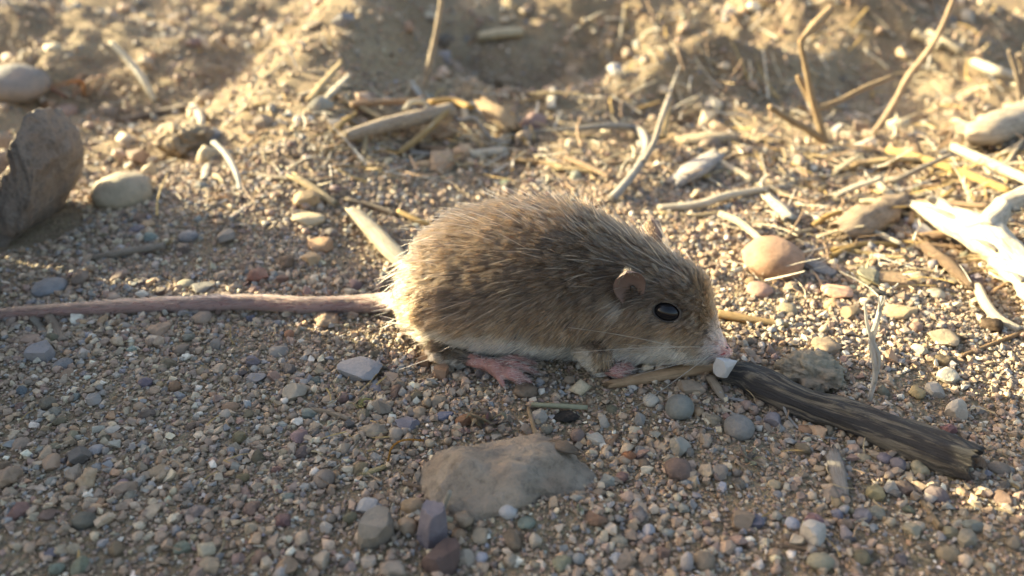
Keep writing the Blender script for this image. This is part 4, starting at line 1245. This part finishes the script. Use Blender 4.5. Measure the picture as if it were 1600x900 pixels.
TB('straw', 'brown straw standing just under the mouse tail', 'straw', [(76, 492, .015), (86, 510), (99, 534)], 14, (0.40, 0.31, 0.23), 'straw', 0.5, seed=25)
# chaff wads: one thing, its blades as parts
def wad(name, label, cat, px, py, size, col, k, seed, mat='straw'):
    rgx = random.Random(seed)
    base, t = G(px, py)
    e = bpy.data.objects.new(name, None); sc.collection.objects.link(e); e.location = base; e.empty_display_size = 0.05
    s_ = size * t / FPX / 2
    for i in range(k):
        an = rgx.uniform(0, 6.28); tl = rgx.uniform(0.1, 0.7)
        dv = np.array([math.cos(an), math.sin(an), tl]) * s_ * rgx.uniform(0.5, 1.0)
        st = np.array([rgx.uniform(-.3, .3) * s_, rgx.uniform(-.3, .3) * s_, 0.006])
        bend = np.array([rgx.uniform(-.3, .3), rgx.uniform(-.3, .3), rgx.uniform(0, .4)]) * s_
        r0 = s_ * rgx.uniform(0.05, 0.12) * (0.5 if size > 90 else 1)
        tube('blade', [st, st + dv * 0.5 + bend, st + dv], [r0, r0 * 1.1, r0 * 0.3], [q * rgx.uniform(0.8, 1.15) for q in col], mat, e, flat=0.35, seed=seed + i)
    tag(e, label, cat)
    return e
wad('chaff_wad', 'tuft of yellow chaff near the large bluish grey pebble', 'chaff', 562, 640, 44, (0.56, 0.45, 0.24), 8, 1)
wad('chaff_wad', 'crumpled wad of brown dry grass beside the pale green straw', 'chaff', 757, 664, 74, (0.36, 0.27, 0.19), 14, 2)
wad('chaff_wad', 'small shaggy cream chaff tuft in the gravel near the milky white pebble', 'chaff', 905, 803, 34, (0.44, 0.40, 0.30), 8, 3)
wad('chaff_wad', 'matted grey chaff beside the upright wood chip', 'chaff', 1170, 722, 50, (0.36, 0.31, 0.25), 12, 4)

# frayed upright fibre
e = bpy.data.objects.new('fibre', None); sc.collection.objects.link(e)
fb, t = G(1364, 628); e.location = fb; e.empty_display_size = 0.05
def up_at(px, py, dy=0.0): return at_y(px, py, fb[1] + dy)[0] - fb
tube('strand', [up_at(1358, 628), up_at(1368, 580), up_at(1362, 535), up_at(1372, 495), up_at(1378, 462, .01)], [.005, .0062, .007, .0055, .003], (0.78, 0.75, 0.70), 'thread', e, seed=2, n=26)
tube('strand', [up_at(1366, 600, -.004), up_at(1374, 560, -.004), up_at(1360, 525, -.004), up_at(1354, 500, -.006), up_at(1351, 470, -.01)], [.003, .0038, .0042, .0035, .002], (0.78, 0.75, 0.70), 'thread', e, seed=3, n=26)
tube('strand', [up_at(1370, 500), up_at(1374, 478), up_at(1372, 461)], [.0022, .002, .001], (0.68, 0.64, 0.58), 'thread', e, seed=4)
tube('strand', [up_at(1372, 492), up_at(1380, 474), up_at(1383, 463)], [.0022, .002, .001], (0.68, 0.64, 0.58), 'thread', e, seed=5)
tag(e, 'white frayed fibre standing upright, split at its top, beyond the dark stick', 'fibre')

# sunlit side
TB('straw', 'yellow straw pointing away from the mouse cheek', 'straw', [(1118, 489, .012), (1165, 498), (1232, 509)], [17, 18, 12], (0.52, 0.34, 0.15), 'straw', 0.7, seed=30, ns=10)
TB('chip', 'grey flat oval chip beside the smooth tan pebble', 'chip', [(1252, 408, .01), (1278, 418), (1306, 430)], [28, 40, 22], (0.33, 0.29, 0.26), 'wood', 0.25, seed=31, ns=12, n=14)
TB('wood_chunk', 'lumpy weathered wood chunk between the tan pebble and the bleached branch', 'wood chunk', [(1306, 366), (1340, 352), (1375, 333), (1412, 314)], [36, 50, 46, 30], (0.34, 0.25, 0.17), 'wood', 0.75, seed=32, ns=16, n=34, rough=0.35, jag=0.03)
TB('twig', 'pale twig leaning on the smooth tan pebble', 'twig', [(1126, 334, .03), (1152, 345, .04), (1172, 360, .05), (1192, 378, .06)], [10, 11, 11, 10], (0.56, 0.50, 0.36), 'straw', seed=33, n=22)
e = bpy.data.objects.new('bleached_branch', None); sc.collection.objects.link(e)
bb, t = G(1520, 385); e.location = bb
def loc_(pts, wp, **k):
    return [G(p[0], p[1], (p[2] if len(p) > 2 else .03))[0] - bb for p in pts], [px_r(p[0], p[1], w) for p, w in zip(pts, wp)]
P, rr = loc_([(1418, 318, .03), (1455, 330, .05), (1500, 350, .07), (1540, 372, .07), (1585, 415, .06), (1650, 480, .05)], [12, 26, 40, 52, 46, 42])
tube('limb', P, rr, BLEACH, 'wood', e, ns=22, n=60, rough=0.30, jag=0.03, seed=40)
P, rr = loc_([(1535, 368, .08), (1562, 330, .12), (1590, 312, .15), (1640, 285, .18)], [44, 34, 26, 20])
tube('side_branch', P, rr, BLEACH, 'wood', e, ns=16, n=30, rough=0.14, seed=41)
P, rr = loc_([(1500, 350, .07), (1470, 318, .10), (1450, 310, .11)], [22, 16, 9])
tube('side_branch', P, rr, BLEACH, 'wood', e, ns=12, n=20, rough=0.14, seed=42, jag=0.015)
for q_, (aa, bb_, ww) in enumerate([((1500, 346, .09), (1440, 322, .10), 9), ((1560, 392, .09), (1512, 372, .09), 8), ((1590, 330, .14), (1548, 300, .17), 8), ((1600, 440, .08), (1566, 422, .06), 7)]):
    P, rr = loc_([aa, ((aa[0] + bb_[0]) / 2, (aa[1] + bb_[1]) / 2 - 4, aa[2] + .01), bb_], [ww * 1.4, ww, ww * 0.3])
    tube('splinter', P, rr, BLEACH, 'wood', e, ns=8, n=10, rough=0.2, seed=140 + q_, flat=0.5)
tag(e, 'thick bleached white forked branch lying in full sun', 'branch')
TB('bark_chip', 'flat grey-brown bark chip under the bleached forked branch', 'bark chip', [(1528, 378), (1555, 395), (1585, 416)], [22, 30, 20], (0.33, 0.28, 0.20), 'wood', 0.35, seed=43, ns=12, square=0.4, jag=0.02, n=16)
TB('chip', 'glossy grey chip between the wood chunk and the bleached branch', 'chip', [(1422, 342), (1440, 356), (1460, 372)], [20, 26, 18], (0.34, 0.33, 0.34), 'stone', 0.3, seed=44, ns=10, square=0.5, jag=0.01)
TB('stick', 'curved white stick lying beside the round dark clod', 'stick', [(1527, 448, .012), (1540, 475, .01), (1560, 498), (1594, 516)], [14, 16, 15, 12], BLEACH, 'straw', seed=45, n=26)
TB('straw', 'thin reddish straw lying below the round dark clod', 'straw', [(1498, 558), (1550, 538), (1605, 516)], 7, (0.42, 0.27, 0.14), 'straw', seed=46)
TB('stick', 'short pale splinter above the curved white stick', 'stick', [(1540, 416), (1560, 430), (1578, 446)], [10, 13, 9], PALE, 'straw', 0.7, seed=47)
TB('straw', 'golden straw lying behind the greenish grey slab', 'straw', [(1300, 392), (1350, 382, .006), (1400, 383)], 10, GOLD, 'straw', seed=48)
TB('straw', 'long dull yellow straw lying beyond the grey oval chip', 'straw', [(1300, 388), (1350, 396), (1420, 406)], 9, (0.47, 0.35, 0.17), 'straw', seed=49)
TB('straw', 'tan straw crossing behind the lumpy wood chunk', 'straw', [(1420, 378), (1460, 384), (1508, 388)], 11, TAN, 'straw', 0.7, seed=50)
TB('straw', 'bent tan straw near the lumpy wood chunk', 'straw', [(1395, 360), (1430, 372, .01), (1465, 402)], 8, TAN, 'straw', seed=51)
TB('straw', 'flat tan straw scrap by the greenish grey slab', 'straw', [(1320, 416), (1350, 415), (1385, 417)], [9, 14, 6], (0.48, 0.38, 0.22), 'straw', 0.4, seed=52)
TB('straw', 'short straw resting above the smooth tan pebble', 'straw', [(1225, 366), (1250, 363, .006), (1280, 357)], 7, (0.45, 0.38, 0.27), 'straw', seed=53)
TB('stick', 'bright white stick lying behind the mouse head', 'stick', [(1028, 325), (1090, 320, .01), (1140, 305, .015), (1240, 288)], [14, 18, 16, 10], BLEACH, 'straw', 0.7, seed=54, n=26)
TB('straw', 'dull yellow straw under the bright white stick', 'straw', [(1030, 333), (1080, 338), (1135, 332)], 11, STRAW, 'straw', 0.7, seed=55)
TB('wood_chip', 'grey-white weathered wood chip behind the bright white stick', 'wood chip', [(1050, 288), (1085, 265, .02), (1120, 243)], [26, 40, 30], (0.45, 0.40, 0.36), 'wood', 0.4, seed=56, ns=12, jag=0.03, square=0.5, n=16)
TB('wood_chip', 'broad tan wood slab lying by the standing twig', 'wood chip', [(1060, 222), (1105, 216, .01), (1150, 214)], [30, 36, 30], (0.46, 0.36, 0.24), 'wood', 0.4, seed=57, ns=12, jag=0.03, square=0.5, n=16)
TB('stick', 'pale short stick beside the grey-white wood chip', 'stick', [(1118, 252), (1145, 266), (1178, 282)], [14, 14, 12], (0.5, 0.43, 0.33), 'wood', seed=58)
TB('wood_chip', 'tan wood splinter lying by the foot of the standing twig', 'wood chip', [(1190, 222), (1165, 212)], [14, 12], (0.45, 0.34, 0.2), 'wood', 0.5, seed=59)
TB('straw', 'long golden straw slanting below the tall bent twig', 'straw', [(1388, 234, .03), (1440, 248, .03), (1500, 268, .03), (1580, 300, .03)], [12, 13, 13, 12], GOLD, 'straw', seed=60, n=24)
TB('straw', 'long bright white straw above the bleached branch', 'straw', [(1490, 230, .05), (1545, 254, .05), (1612, 284, .05)], [13, 15, 15], (0.68, 0.60, 0.44), 'straw', seed=61, n=20)
TB('fibre', 'grey curved stem crossing under the long golden straw', 'stem', [(1370, 278), (1400, 280, .02), (1440, 262, .06), (1490, 240, .09)], [9, 9, 8, 6], GREYW, 'straw', seed=62, n=24)
TB('wood_chunk', 'weathered grey-tan wood block beyond the bright white straw', 'wood chunk', [(1510, 212, .04), (1555, 200, .04), (1620, 180, .04)], [44, 52, 54], (0.47, 0.38, 0.28), 'wood', 0.7, seed=63, ns=16, rough=0.2, jag=0.05, square=0.4, n=24)
TB('stick', 'white stick jutting out near the upright wiry twig', 'stick', [(1522, 97, .05), (1560, 112, .05), (1610, 130, .05)], 14, BLEACH, 'straw', seed=64)
TB('stick', 'pair-like pale splinter lying on the sunny bank', 'stick', [(1428, 52), (1450, 62), (1470, 74)], 14, PALE, 'straw', seed=65)
TB('stick', 'long pale splinter lying beside another on the sunny bank', 'stick', [(1450, 52), (1475, 66), (1500, 80)], 14, PALE, 'straw', seed=66)
# standing twigs: base on the ground, going up
def standing(name, label, cat, base, parts, col, mat='wood'):
    b0, t = G(*base)
    e = bpy.data.objects.new(name, None); sc.collection.objects.link(e); e.location = b0; e.empty_display_size = 0.1
    for j, (nm, pts, wp) in enumerate(parts):
        P = [at_y(p[0], p[1], b0[1] + (p[2] if len(p) > 2 else 0.0))[0] - b0 for p in pts]
        rr = [w * t / FPX / 2 for w in wp]
        tube(nm, P, rr, col, mat, e, seed=int(base[0]) + j, n=28, rough=0.12, ns=10)
    tag(e, label, cat)
    return e
standing('twig', 'branched dry brown twig standing on the shaded bank', 'twig', (1292, 228), [
    ('stem', [(1292, 230), (1280, 190), (1268, 150), (1258, 100), (1250, 62)], [13, 12, 10, 9, 8]),
    ('side_branch', [(1272, 172), (1310, 158, .03), (1345, 140, .06), (1396, 119, .1)], [9, 8, 9, 7]),
    ('side_branch', [(1290, 222), (1262, 202, -.03), (1235, 188, -.06), (1202, 166, -.1)], [12, 12, 11, 8]),
    ('side_branch', [(1276, 178), (1262, 150, .02), (1246, 118, .04)], [8, 9, 8]),
    ('side_branch', [(1252, 62), (1275, 38, .05), (1298, 14, .1)], [8, 16, 13])], (0.44, 0.31, 0.18))
standing('twig', 'tall thin bent twig rising past the shaded bank', 'twig', (1362, 212), [
    ('stem', [(1362, 212), (1395, 165), (1418, 122), (1452, 78), (1475, 35), (1496, -20)], [9, 10, 11, 10, 8, 7])], (0.50, 0.36, 0.24))
standing('twig', 'upright wiry twig beside the weathered wood block', 'twig', (1598, 195), [
    ('stem', [(1598, 195), (1593, 150), (1588, 115), (1576, 78)], [8, 8, 7, 5]), ('side_branch', [(1594, 150), (1600, 110), (1592, 84)], [10, 11, 9])], (0.42, 0.33, 0.24))
standing('twig', 'thin grey stalk rising behind the pile of straw', 'twig', (664, 146), [
    ('stem', [(664, 146), (670, 105), (680, 60), (692, -10)], [9, 10, 9, 8])], (0.45, 0.36, 0.26))

# straw pile behind the mouse
TB('stick', 'thick grey-tan cut stem lying in the straw pile', 'stick', [(538, 214, .02), (600, 196, .04), (660, 182, .06), (705, 172, .07)], [22, 28, 28, 26], (0.42, 0.33, 0.24), 'wood', 0.8, seed=70, ns=14, n=24, jag=0.02)
TB('wood_stub', 'broken golden stub of stem in the straw pile', 'wood stub', [(752, 158, .08), (778, 178, .05), (800, 202, .02)], [18, 36, 32], (0.40, 0.27, 0.15), 'wood', 0.55, seed=71, ns=14, jag=0.06, rough=0.2, n=18)
TB('straw', 'golden straw leaning on the thick cut stem', 'straw', [(622, 240), (660, 210, .05), (702, 170, .10)], [9, 10, 10], (0.50, 0.34, 0.15), 'straw', seed=72)
TB('straw', 'orange-yellow straw on top of the straw pile', 'straw', [(672, 160, .08), (705, 158, .10), (738, 168, .09)], [14, 18, 12], (0.55, 0.34, 0.10), 'straw', 0.6, seed=73)
TB('straw', 'thin tan stalk lying along the straw pile top', 'straw', [(548, 164, .03), (600, 160, .05), (660, 158, .07)], 10, TAN, 'straw', seed=74)
TB('stick', 'bright cream stick below the straw pile', 'stick', [(732, 242), (760, 239), (791, 236)], 18, BLEACH, 'straw', 0.8, seed=75)
TB('straw', 'grey straw lying beside the bright cream stick', 'straw', [(640, 240), (690, 243), (732, 240)], 12, GREYW, 'straw', seed=76)
TB('fibre', 'tangled pale fibre on the thick cut stem', 'fibre', [(632, 172, .09), (642, 160, .11), (664, 160, .11), (668, 172, .09)], 7, (0.6, 0.55, 0.45), 'thread', seed=77, n=20)
TB('fibre', 'white leaf-like sliver standing behind the straw pile', 'fibre', [(642, 126, .06), (652, 142, .04), (662, 156, .02)], [6, 12, 8], (0.62, 0.60, 0.56), 'thread', 0.4, seed=78)
TB('fibre', 'grey looping fibre by the broken golden stub', 'fibre', [(706, 170, .08), (715, 188, .06), (740, 184, .08), (752, 198, .06), (770, 218, .02), (795, 222), (812, 205)], 6, (0.5, 0.44, 0.37), 'thread', seed=79, n=36)
TB('straw', 'tan straw lying level in front of the straw pile', 'straw', [(795, 250), (840, 254), (885, 264)], [8, 10, 14], (0.45, 0.29, 0.14), 'straw', seed=80)
TB('straw', 'brown stalk lying beyond the mouse back', 'straw', [(880, 258), (930, 258), (985, 254)], 9, (0.38, 0.27, 0.17), 'straw', seed=81)
e = TB('stem', 'grey split stem bending in a hook behind the mouse shoulder', 'stem', [(815, 204, .02), (880, 203, .03), (950, 197, .04), (995, 202, .05), (1010, 225, .05), (1000, 256, .04), (975, 290, .02), (955, 312)], [4, 6, 10, 12, 12, 13, 14, 16], (0.44, 0.40, 0.35), 'wood', seed=82, n=44)
TB('stem', 'grey stem rising out of the hooked split stem', 'stem', [(1004, 254, .05), (1022, 222, .09), (1032, 190, .13), (1046, 150, .18)], [10, 9, 8, 8], (0.46, 0.40, 0.33), 'wood', seed=83, n=22)
TB('straw', 'golden blade leaning by the hooked split stem', 'straw', [(1034, 216, .02), (1040, 180, .08), (1048, 146, .13)], [14, 14, 6], (0.52, 0.38, 0.18), 'straw', 0.4, seed=84)
TB('straw', 'broad pale split straw standing behind the rump', 'straw', [(552, 328, .03), (580, 358, .02), (610, 390, .012), (640, 420)], [20, 28, 30, 28], (0.52, 0.44, 0.31), 'straw', 0.5, seed=85, ns=14, jag=0.03, n=26, rough=0.1, square=0.4)
TB('straw', 'short orange straw behind the mouse back', 'straw', [(622, 330, .01), (648, 342, .01), (676, 354)], 8, (0.55, 0.36, 0.13), 'straw', seed=86)
TB('straw', 'brown straw lying behind the broad split straw', 'straw', [(540, 312), (580, 322), (620, 336)], 9, (0.36, 0.27, 0.18), 'straw', seed=87)
# behind the tail
TB('twig', 'grey twig with a frayed golden tip behind the tail', 'twig', [(135, 405), (175, 397, .006), (220, 390, .008), (258, 384, .012)], [8, 12, 13, 12], (0.42, 0.35, 0.28), 'wood', seed=90, n=24, rough=0.12)
wad('chaff_wad', 'frayed golden husk at the tip of the grey twig', 'chaff', 262, 384, 30, (0.55, 0.40, 0.18), 7, 12)
TB('straw', 'curved white grass blade far behind the pale oval stone', 'straw', [(174, 66, .16), (205, 98, .10), (228, 130, .05), (242, 158)], [9, 12, 12, 8], (0.68, 0.62, 0.48), 'straw', 0.5, seed=91, n=22)
TB('straw', 'grey blade bending down beside the crumbly clod', 'straw', [(334, 222, .06), (352, 240, .05), (368, 268, .03), (376, 298)], [10, 10, 9, 8], (0.56, 0.53, 0.47), 'straw', 0.5, seed=92, n=22)
TB('stick', 'dark thin stick lying beyond the crumbly clod', 'stick', [(185, 190), (240, 178, .01), (300, 164, .02)], 11, (0.27, 0.21, 0.16), 'wood', seed=93)
TB('straw', 'dry pale strip hanging over the dark thin stick', 'straw', [(300, 162, .03), (312, 180, .03), (318, 208)], [10, 13, 9], (0.6, 0.53, 0.42), 'straw', 0.4, seed=94)
wad('dry_leaf_wad', 'shrivelled orange-brown leaves behind the notched rock', 'leaves', 118, 152, 110, (0.45, 0.27, 0.14), 10, 21)
TB('straw', 'glinting white chip of straw beside the shrivelled leaves', 'straw', [(54, 142, .02), (70, 160)], [10, 12], (0.68, 0.64, 0.56), 'straw', 0.6, seed=95)
TB('straw', 'pale straw piece lying on the far ridge', 'straw', [(748, 58), (785, 52, .01), (815, 50)], [24, 26, 24], (0.6, 0.5, 0.33), 'straw', 0.6, seed=96)
TB('straw', 'thin tan straw lying behind the pale oval stone', 'straw', [(390, 272), (450, 280), (520, 286)], 9, (0.40, 0.31, 0.21), 'straw', seed=97)

# scattered short straw bits: look-alikes told apart by place only
rg = random.Random(9)
for i in range(185):
    zone = i % 3
    if zone == 0: px, py = rg.uniform(850, 1600), rg.uniform(150, 430)
    elif zone == 1: px, py = rg.uniform(300, 900), rg.uniform(150, 310)
    else: px, py = rg.uniform(980, 1600), rg.uniform(240, 420)
    if 610 < px < 1180 and py > 285: continue
    p, t = G(px, py)
    L_ = rg.uniform(0.05, 0.2); an = rg.gauss(0.3, 0.9); r0 = rg.uniform(0.004, 0.011); big = i % 5 == 4
    if big: r0 = rg.uniform(0.014, 0.026); L_ = rg.uniform(0.14, 0.32)
    q = p + np.array([math.cos(an), math.sin(an), 0]) * L_; q[2] = HF(q[0], q[1]) + r0 + rg.choice([0, 0, 0.02, 0.05])
    p[2] += r0
    sw_, sc_ = rg.choice([('pale', PALE), ('dull yellow', STRAW), ('golden', GOLD), ('tan', TAN), ('white', BLEACH), ('brown', BROWN)]); sf_ = rg.choice([1, 0.5])
    wh = where(p[0], p[1]).replace('between the ', 'between '); what = ('thick splintered ' if big else 'long ' if L_ > 0.13 else 'short ') + sw_ + (' wood sliver ' if big else ' stalk bit ' if sf_ == 1 else ' straw scrap ')
    tube('wood_sliver' if big else 'straw', [p, (p + q) / 2 + np.array([0, 0, rg.uniform(0, .01)]), q], [r0, r0, r0 * 0.7], sc_, 'wood' if big else 'straw', flat=0.45 if big else sf_, seed=300 + i, jag=0.03 if big else 0.006, ns=12 if big else 8, rough=0.2 if big else 0,
         label=what + wh, cat='wood sliver' if big else 'straw', group=what + wh)

# ------------------------------------------------------------------ gravel (uncountable)
def hull_proto(n, seed):
    rg_ = np.random.default_rng(seed)
    k = np.arange(n) + 0.5
    ph, th_ = np.arccos(1 - 2 * k / n), math.pi * (1 + 5 ** 0.5) * k
    P = np.stack([np.cos(th_) * np.sin(ph), np.sin(th_) * np.sin(ph), np.cos(ph)], 1) + rg_.normal(size=(n, 3)) * 0.26
    P = P * rg_.uniform(0.8, 1.15, (n, 1))
    bm = bmesh.new()
    for p in P: bm.verts.new(p)
    r = bmesh.ops.convex_hull(bm, input=bm.verts)
    dead = [g for g in r['geom_interior'] if isinstance(g, bmesh.types.BMVert)]
    bmesh.ops.delete(bm, geom=dead, context='VERTS')
    bmesh.ops.triangulate(bm, faces=bm.faces)
    bmesh.ops.recalc_face_normals(bm, faces=bm.faces)
    bm.verts.index_update()
    V = np.array([v.co[:] for v in bm.verts]); F = np.array([[v.index for v in f.verts] for f in bm.faces])
    bm.free()
    V -= (V.max(0) + V.min(0)) / 2; V /= (V.max(0) - V.min(0)) / 2
    return V, F

PAL = np.array([(0.30, 0.205, 0.14), (0.35, 0.25, 0.175), (0.25, 0.185, 0.14), (0.32, 0.215, 0.165), (0.40, 0.30, 0.21), (0.29, 0.265, 0.24), (0.22, 0.215, 0.22), (0.48, 0.39, 0.28), (0.40, 0.235, 0.13), (0.56, 0.52, 0.45), (0.13, 0.11, 0.10), (0.27, 0.165, 0.14), (0.23, 0.235, 0.265)])
PAL = PAL * np.array([1.0, 1.02, 1.0]) * 0.70 + np.array([0.28, 0.212, 0.148]) * PAL.mean(1)[:, None] / 0.212 * 0.26
PW = np.array([.17, .15, .13, .10, .11, .08, .06, .08, .045, .03, .02, .025, .02]); PW /= PW.sum()
grng = np.random.default_rng(77)
SP = np.array(SPOTS)
def in_view_points(n, y0, y1, spread):
    y = y0 + (y1 - y0) * grng.random(n)
    t = y * math.cos(PITCH) + CAM_H * math.sin(PITCH)
    # even over the ground: keep in proportion to the width of view at that distance
    keep = grng.random(n) < (t / (y1 * math.cos(PITCH) + CAM_H * math.sin(PITCH)))
    y, t = y[keep], t[keep]
    x = (grng.random(len(y)) * 2 - 1) * (t * 0.66 * spread + 0.12)
    return x, y
GV, GT, GC, GS = [], [], [], []
off = 0
def scatter(n, y0, y1, smin, smax, npts, protos, sink, clump_seed, spread=1.0, pw=2.2, clump=0.6):
    global off
    x, y = in_view_points(n, y0, y1, spread)
    cl = vn(x * 4.0, y * 4.0, seed=clump_seed)
    k = grng.random(len(x)) < np.clip(1 - clump * 0.5 + clump * cl, 0.05, 1)
    x, y = x[k], y[k]
    size = smin + (smax - smin) * grng.random(len(x)) ** pw
    keep = np.ones(len(x), bool)
    for X, Y, q in SP:
        keep &= (x - X) ** 2 + (y - Y) ** 2 > (q * 0.72) ** 2
    x, y, size = x[keep], y[keep], size[keep]
    n = len(x)
    z = H(x, y)
    ci = grng.choice(len(PAL), n, p=PW)
    col = PAL[ci] * grng.uniform(0.78, 1.22, (n, 1)) * (1 + 0.022 * grng.normal(size=(n, 3)))
    which = grng.integers(0, protos, n)
    yaw = grng.random(n) * 6.283; ti, tj = grng.normal(size=n) * 0.35, grng.normal(size=n) * 0.35
    sx, sy, sz = size * grng.uniform(0.8, 1.25, n) / 2, size * grng.uniform(0.7, 1.05, n) / 2, size * grng.uniform(0.5, 0.85, n) / 2
    for p in range(protos):
        V, F = hull_proto(npts, 1000 * npts + p)
        s_ = which == p; m_ = int(s_.sum())
        if not m_: continue
        Q = V[None] * np.stack([sx[s_], sy[s_], sz[s_]], 1)[:, None]
        c1, s1 = np.cos(ti[s_])[:, None], np.sin(ti[s_])[:, None]
        Q = np.stack([Q[..., 0], Q[..., 1] * c1 - Q[..., 2] * s1, Q[..., 1] * s1 + Q[..., 2] * c1], 2)
        c1, s1 = np.cos(tj[s_])[:, None], np.sin(tj[s_])[:, None]
        Q = np.stack([Q[..., 0] * c1 + Q[..., 2] * s1, Q[..., 1], -Q[..., 0] * s1 + Q[..., 2] * c1], 2)
        c1, s1 = np.cos(yaw[s_])[:, None], np.sin(yaw[s_])[:, None]
        Q = np.stack([Q[..., 0] * c1 - Q[..., 1] * s1, Q[..., 0] * s1 + Q[..., 1] * c1, Q[..., 2]], 2)
        Q += np.stack([x[s_], y[s_], z[s_] + sz[s_] * (sink + grng.uniform(-.3, .5, m_))], 1)[:, None]
        nvp = len(V)
        GV.append(Q.reshape(-1, 3)); GC.append(np.repeat(col[s_], nvp, 0))
        GT.append((F[None] + (np.arange(m_) * nvp)[:, None, None] + off).reshape(-1, 3))
        GS.append(np.full(m_ * len(F), p % 4 == 0))
        off += m_ * nvp
scatter(128000, 0.75, 2.9, .005, .012, 7, 12, 0.5, 2, 1.15, 1.3, 0.2)          # coarse sand
scatter(72000, 0.75, 3.1, .010, .026, 11, 16, 0.5, 5, 1.15, 2.2, 0.6)          # fine gravel
scatter(5200, 0.75, 3.3, .022, .042, 17, 16, 0.40, 9, 1.15, 2.2, 0.9)         # coarse gravel
scatter(36000, 2.9, 5.5, .012, .034, 9, 10, 0.4, 12, 1.25, 2.6, 0.6)
scatter(31000, 5.3, 11.0, .025, .06, 8, 10, 0.4, 15, 1.25, 2.4, 0.6)
scatter(1800, 3.0, 8.0, .05, .13, 26, 10, 0.3, 18, 1.25, 2.8, 0.6)
GV, GT, GC, GS = np.vstack(GV), np.vstack(GT), np.vstack(GC), np.concatenate(GS)
gm = tri_mesh('gravel', GV, GT, GS)
ca = gm.color_attributes.new('grain_colour', 'FLOAT_COLOR', 'POINT')
ca.data.foreach_set('color', np.concatenate([np.clip(GC, 0.02, 0.8), np.ones((len(GC), 1))], 1).astype(np.float32).ravel())
gravel = link('gravel', gm, M['grain'])
tag(gravel, 'loose brown and grey gravel and coarse sand covering the earth', None, None, 'stuff')
# ------------------------------------------------------------------ fine straw litter (uncountable)
lrng = np.random.default_rng(3)
LV, LT, LC = [], [], []
def litter(n, x0, x1, y0, y1, thick, ls=1.0):
    for _ in range(n):
        px, py = lrng.uniform(x0, x1), lrng.uniform(y0, y1)
        if 600 < px < 1150 and py > 300: continue
        p, t = G(px, py)
        L_ = ls * lrng.uniform(0.02, 0.13) * (1 + 0.12 * t); an = lrng.uniform(0, 6.28); r0 = lrng.uniform(.0015, thick) * (0.6 + 0.16 * t)
        d_ = np.array([math.cos(an), math.sin(an), 0]); s_ = np.array([-d_[1], d_[0], 0])
        rows = []
        bow = lrng.uniform(-.25, .25); up_ = lrng.choice([0, 0, 0.15, 0.5])
        zl = lrng.uniform(0.003, 0.02)
        for k in range(4):
            w = k / 3
            c_ = p + d_ * L_ * (w - .5) + s_ * bow * L_ * (w - .5) ** 2 * 2
            c_[2] = HF(c_[0], c_[1]) + r0 + zl + up_ * L_ * w
            rr = r0 * (1 - 0.5 * w)
            rows.append([c_ + s_ * rr, c_ + np.array([0, 0, rr * 0.7]), c_ - s_ * rr, c_ - np.array([0, 0, rr * 0.7])])
        o_ = len(LV) * 16
        LV.append(np.array(rows).reshape(-1, 3))
        F_ = []
        for k in range(3):
            for j in range(4):
                a_, b_ = k * 4 + j, k * 4 + (j + 1) % 4
                F_ += [(a_, b_, b_ + 4), (a_, b_ + 4, a_ + 4)]
        F_ += [(0, 2, 1), (0, 3, 2), (12, 13, 14), (12, 14, 15)]
        LT.append(np.array(F_) + o_)
        c0 = np.array([PALE, STRAW, GOLD, TAN, BLEACH, BROWN, PALE, BLEACH][lrng.integers(0, 8) if ls == 1 else lrng.integers(1, 6) % 4 + (lrng.random() < .3) * 2]) * lrng.uniform(0.7, 1.1) * (1 if ls == 1 else 0.7)
        LC.append(np.tile(c0, (16, 1)))
litter(330, 1150, 1620, 230, 460, .0055)
litter(330, 880, 1620, 120, 300, .006)
litter(260, 480, 900, 150, 290, .006)
litter(120, 0, 560, 60, 330, .005)
litter(160, 900, 1620, 0, 130, .007)
litter(110, 480, 960, 590, 780, .0035, 0.4)
litter(80, 960, 1600, 620, 890, .0032, 0.4)
litter(40, 0, 500, 500, 890, .003, 0.35)
lm = tri_mesh('straw_litter', np.vstack(LV), np.vstack(LT), np.zeros(sum(len(q) for q in LT), bool))
ca = lm.color_attributes.new('grain_colour', 'FLOAT_COLOR', 'POINT')
LCs = np.vstack(LC); ca.data.foreach_set('color', np.concatenate([LCs, np.ones((len(LCs), 1))], 1).astype(np.float32).ravel())
lo_ = link('straw_litter', lm, M['grain'])
tag(lo_, 'fine broken straw and chaff strewn over the gravel', None, None, 'stuff')
print('gravel triangles', len(GT), 'loose', n_loose)
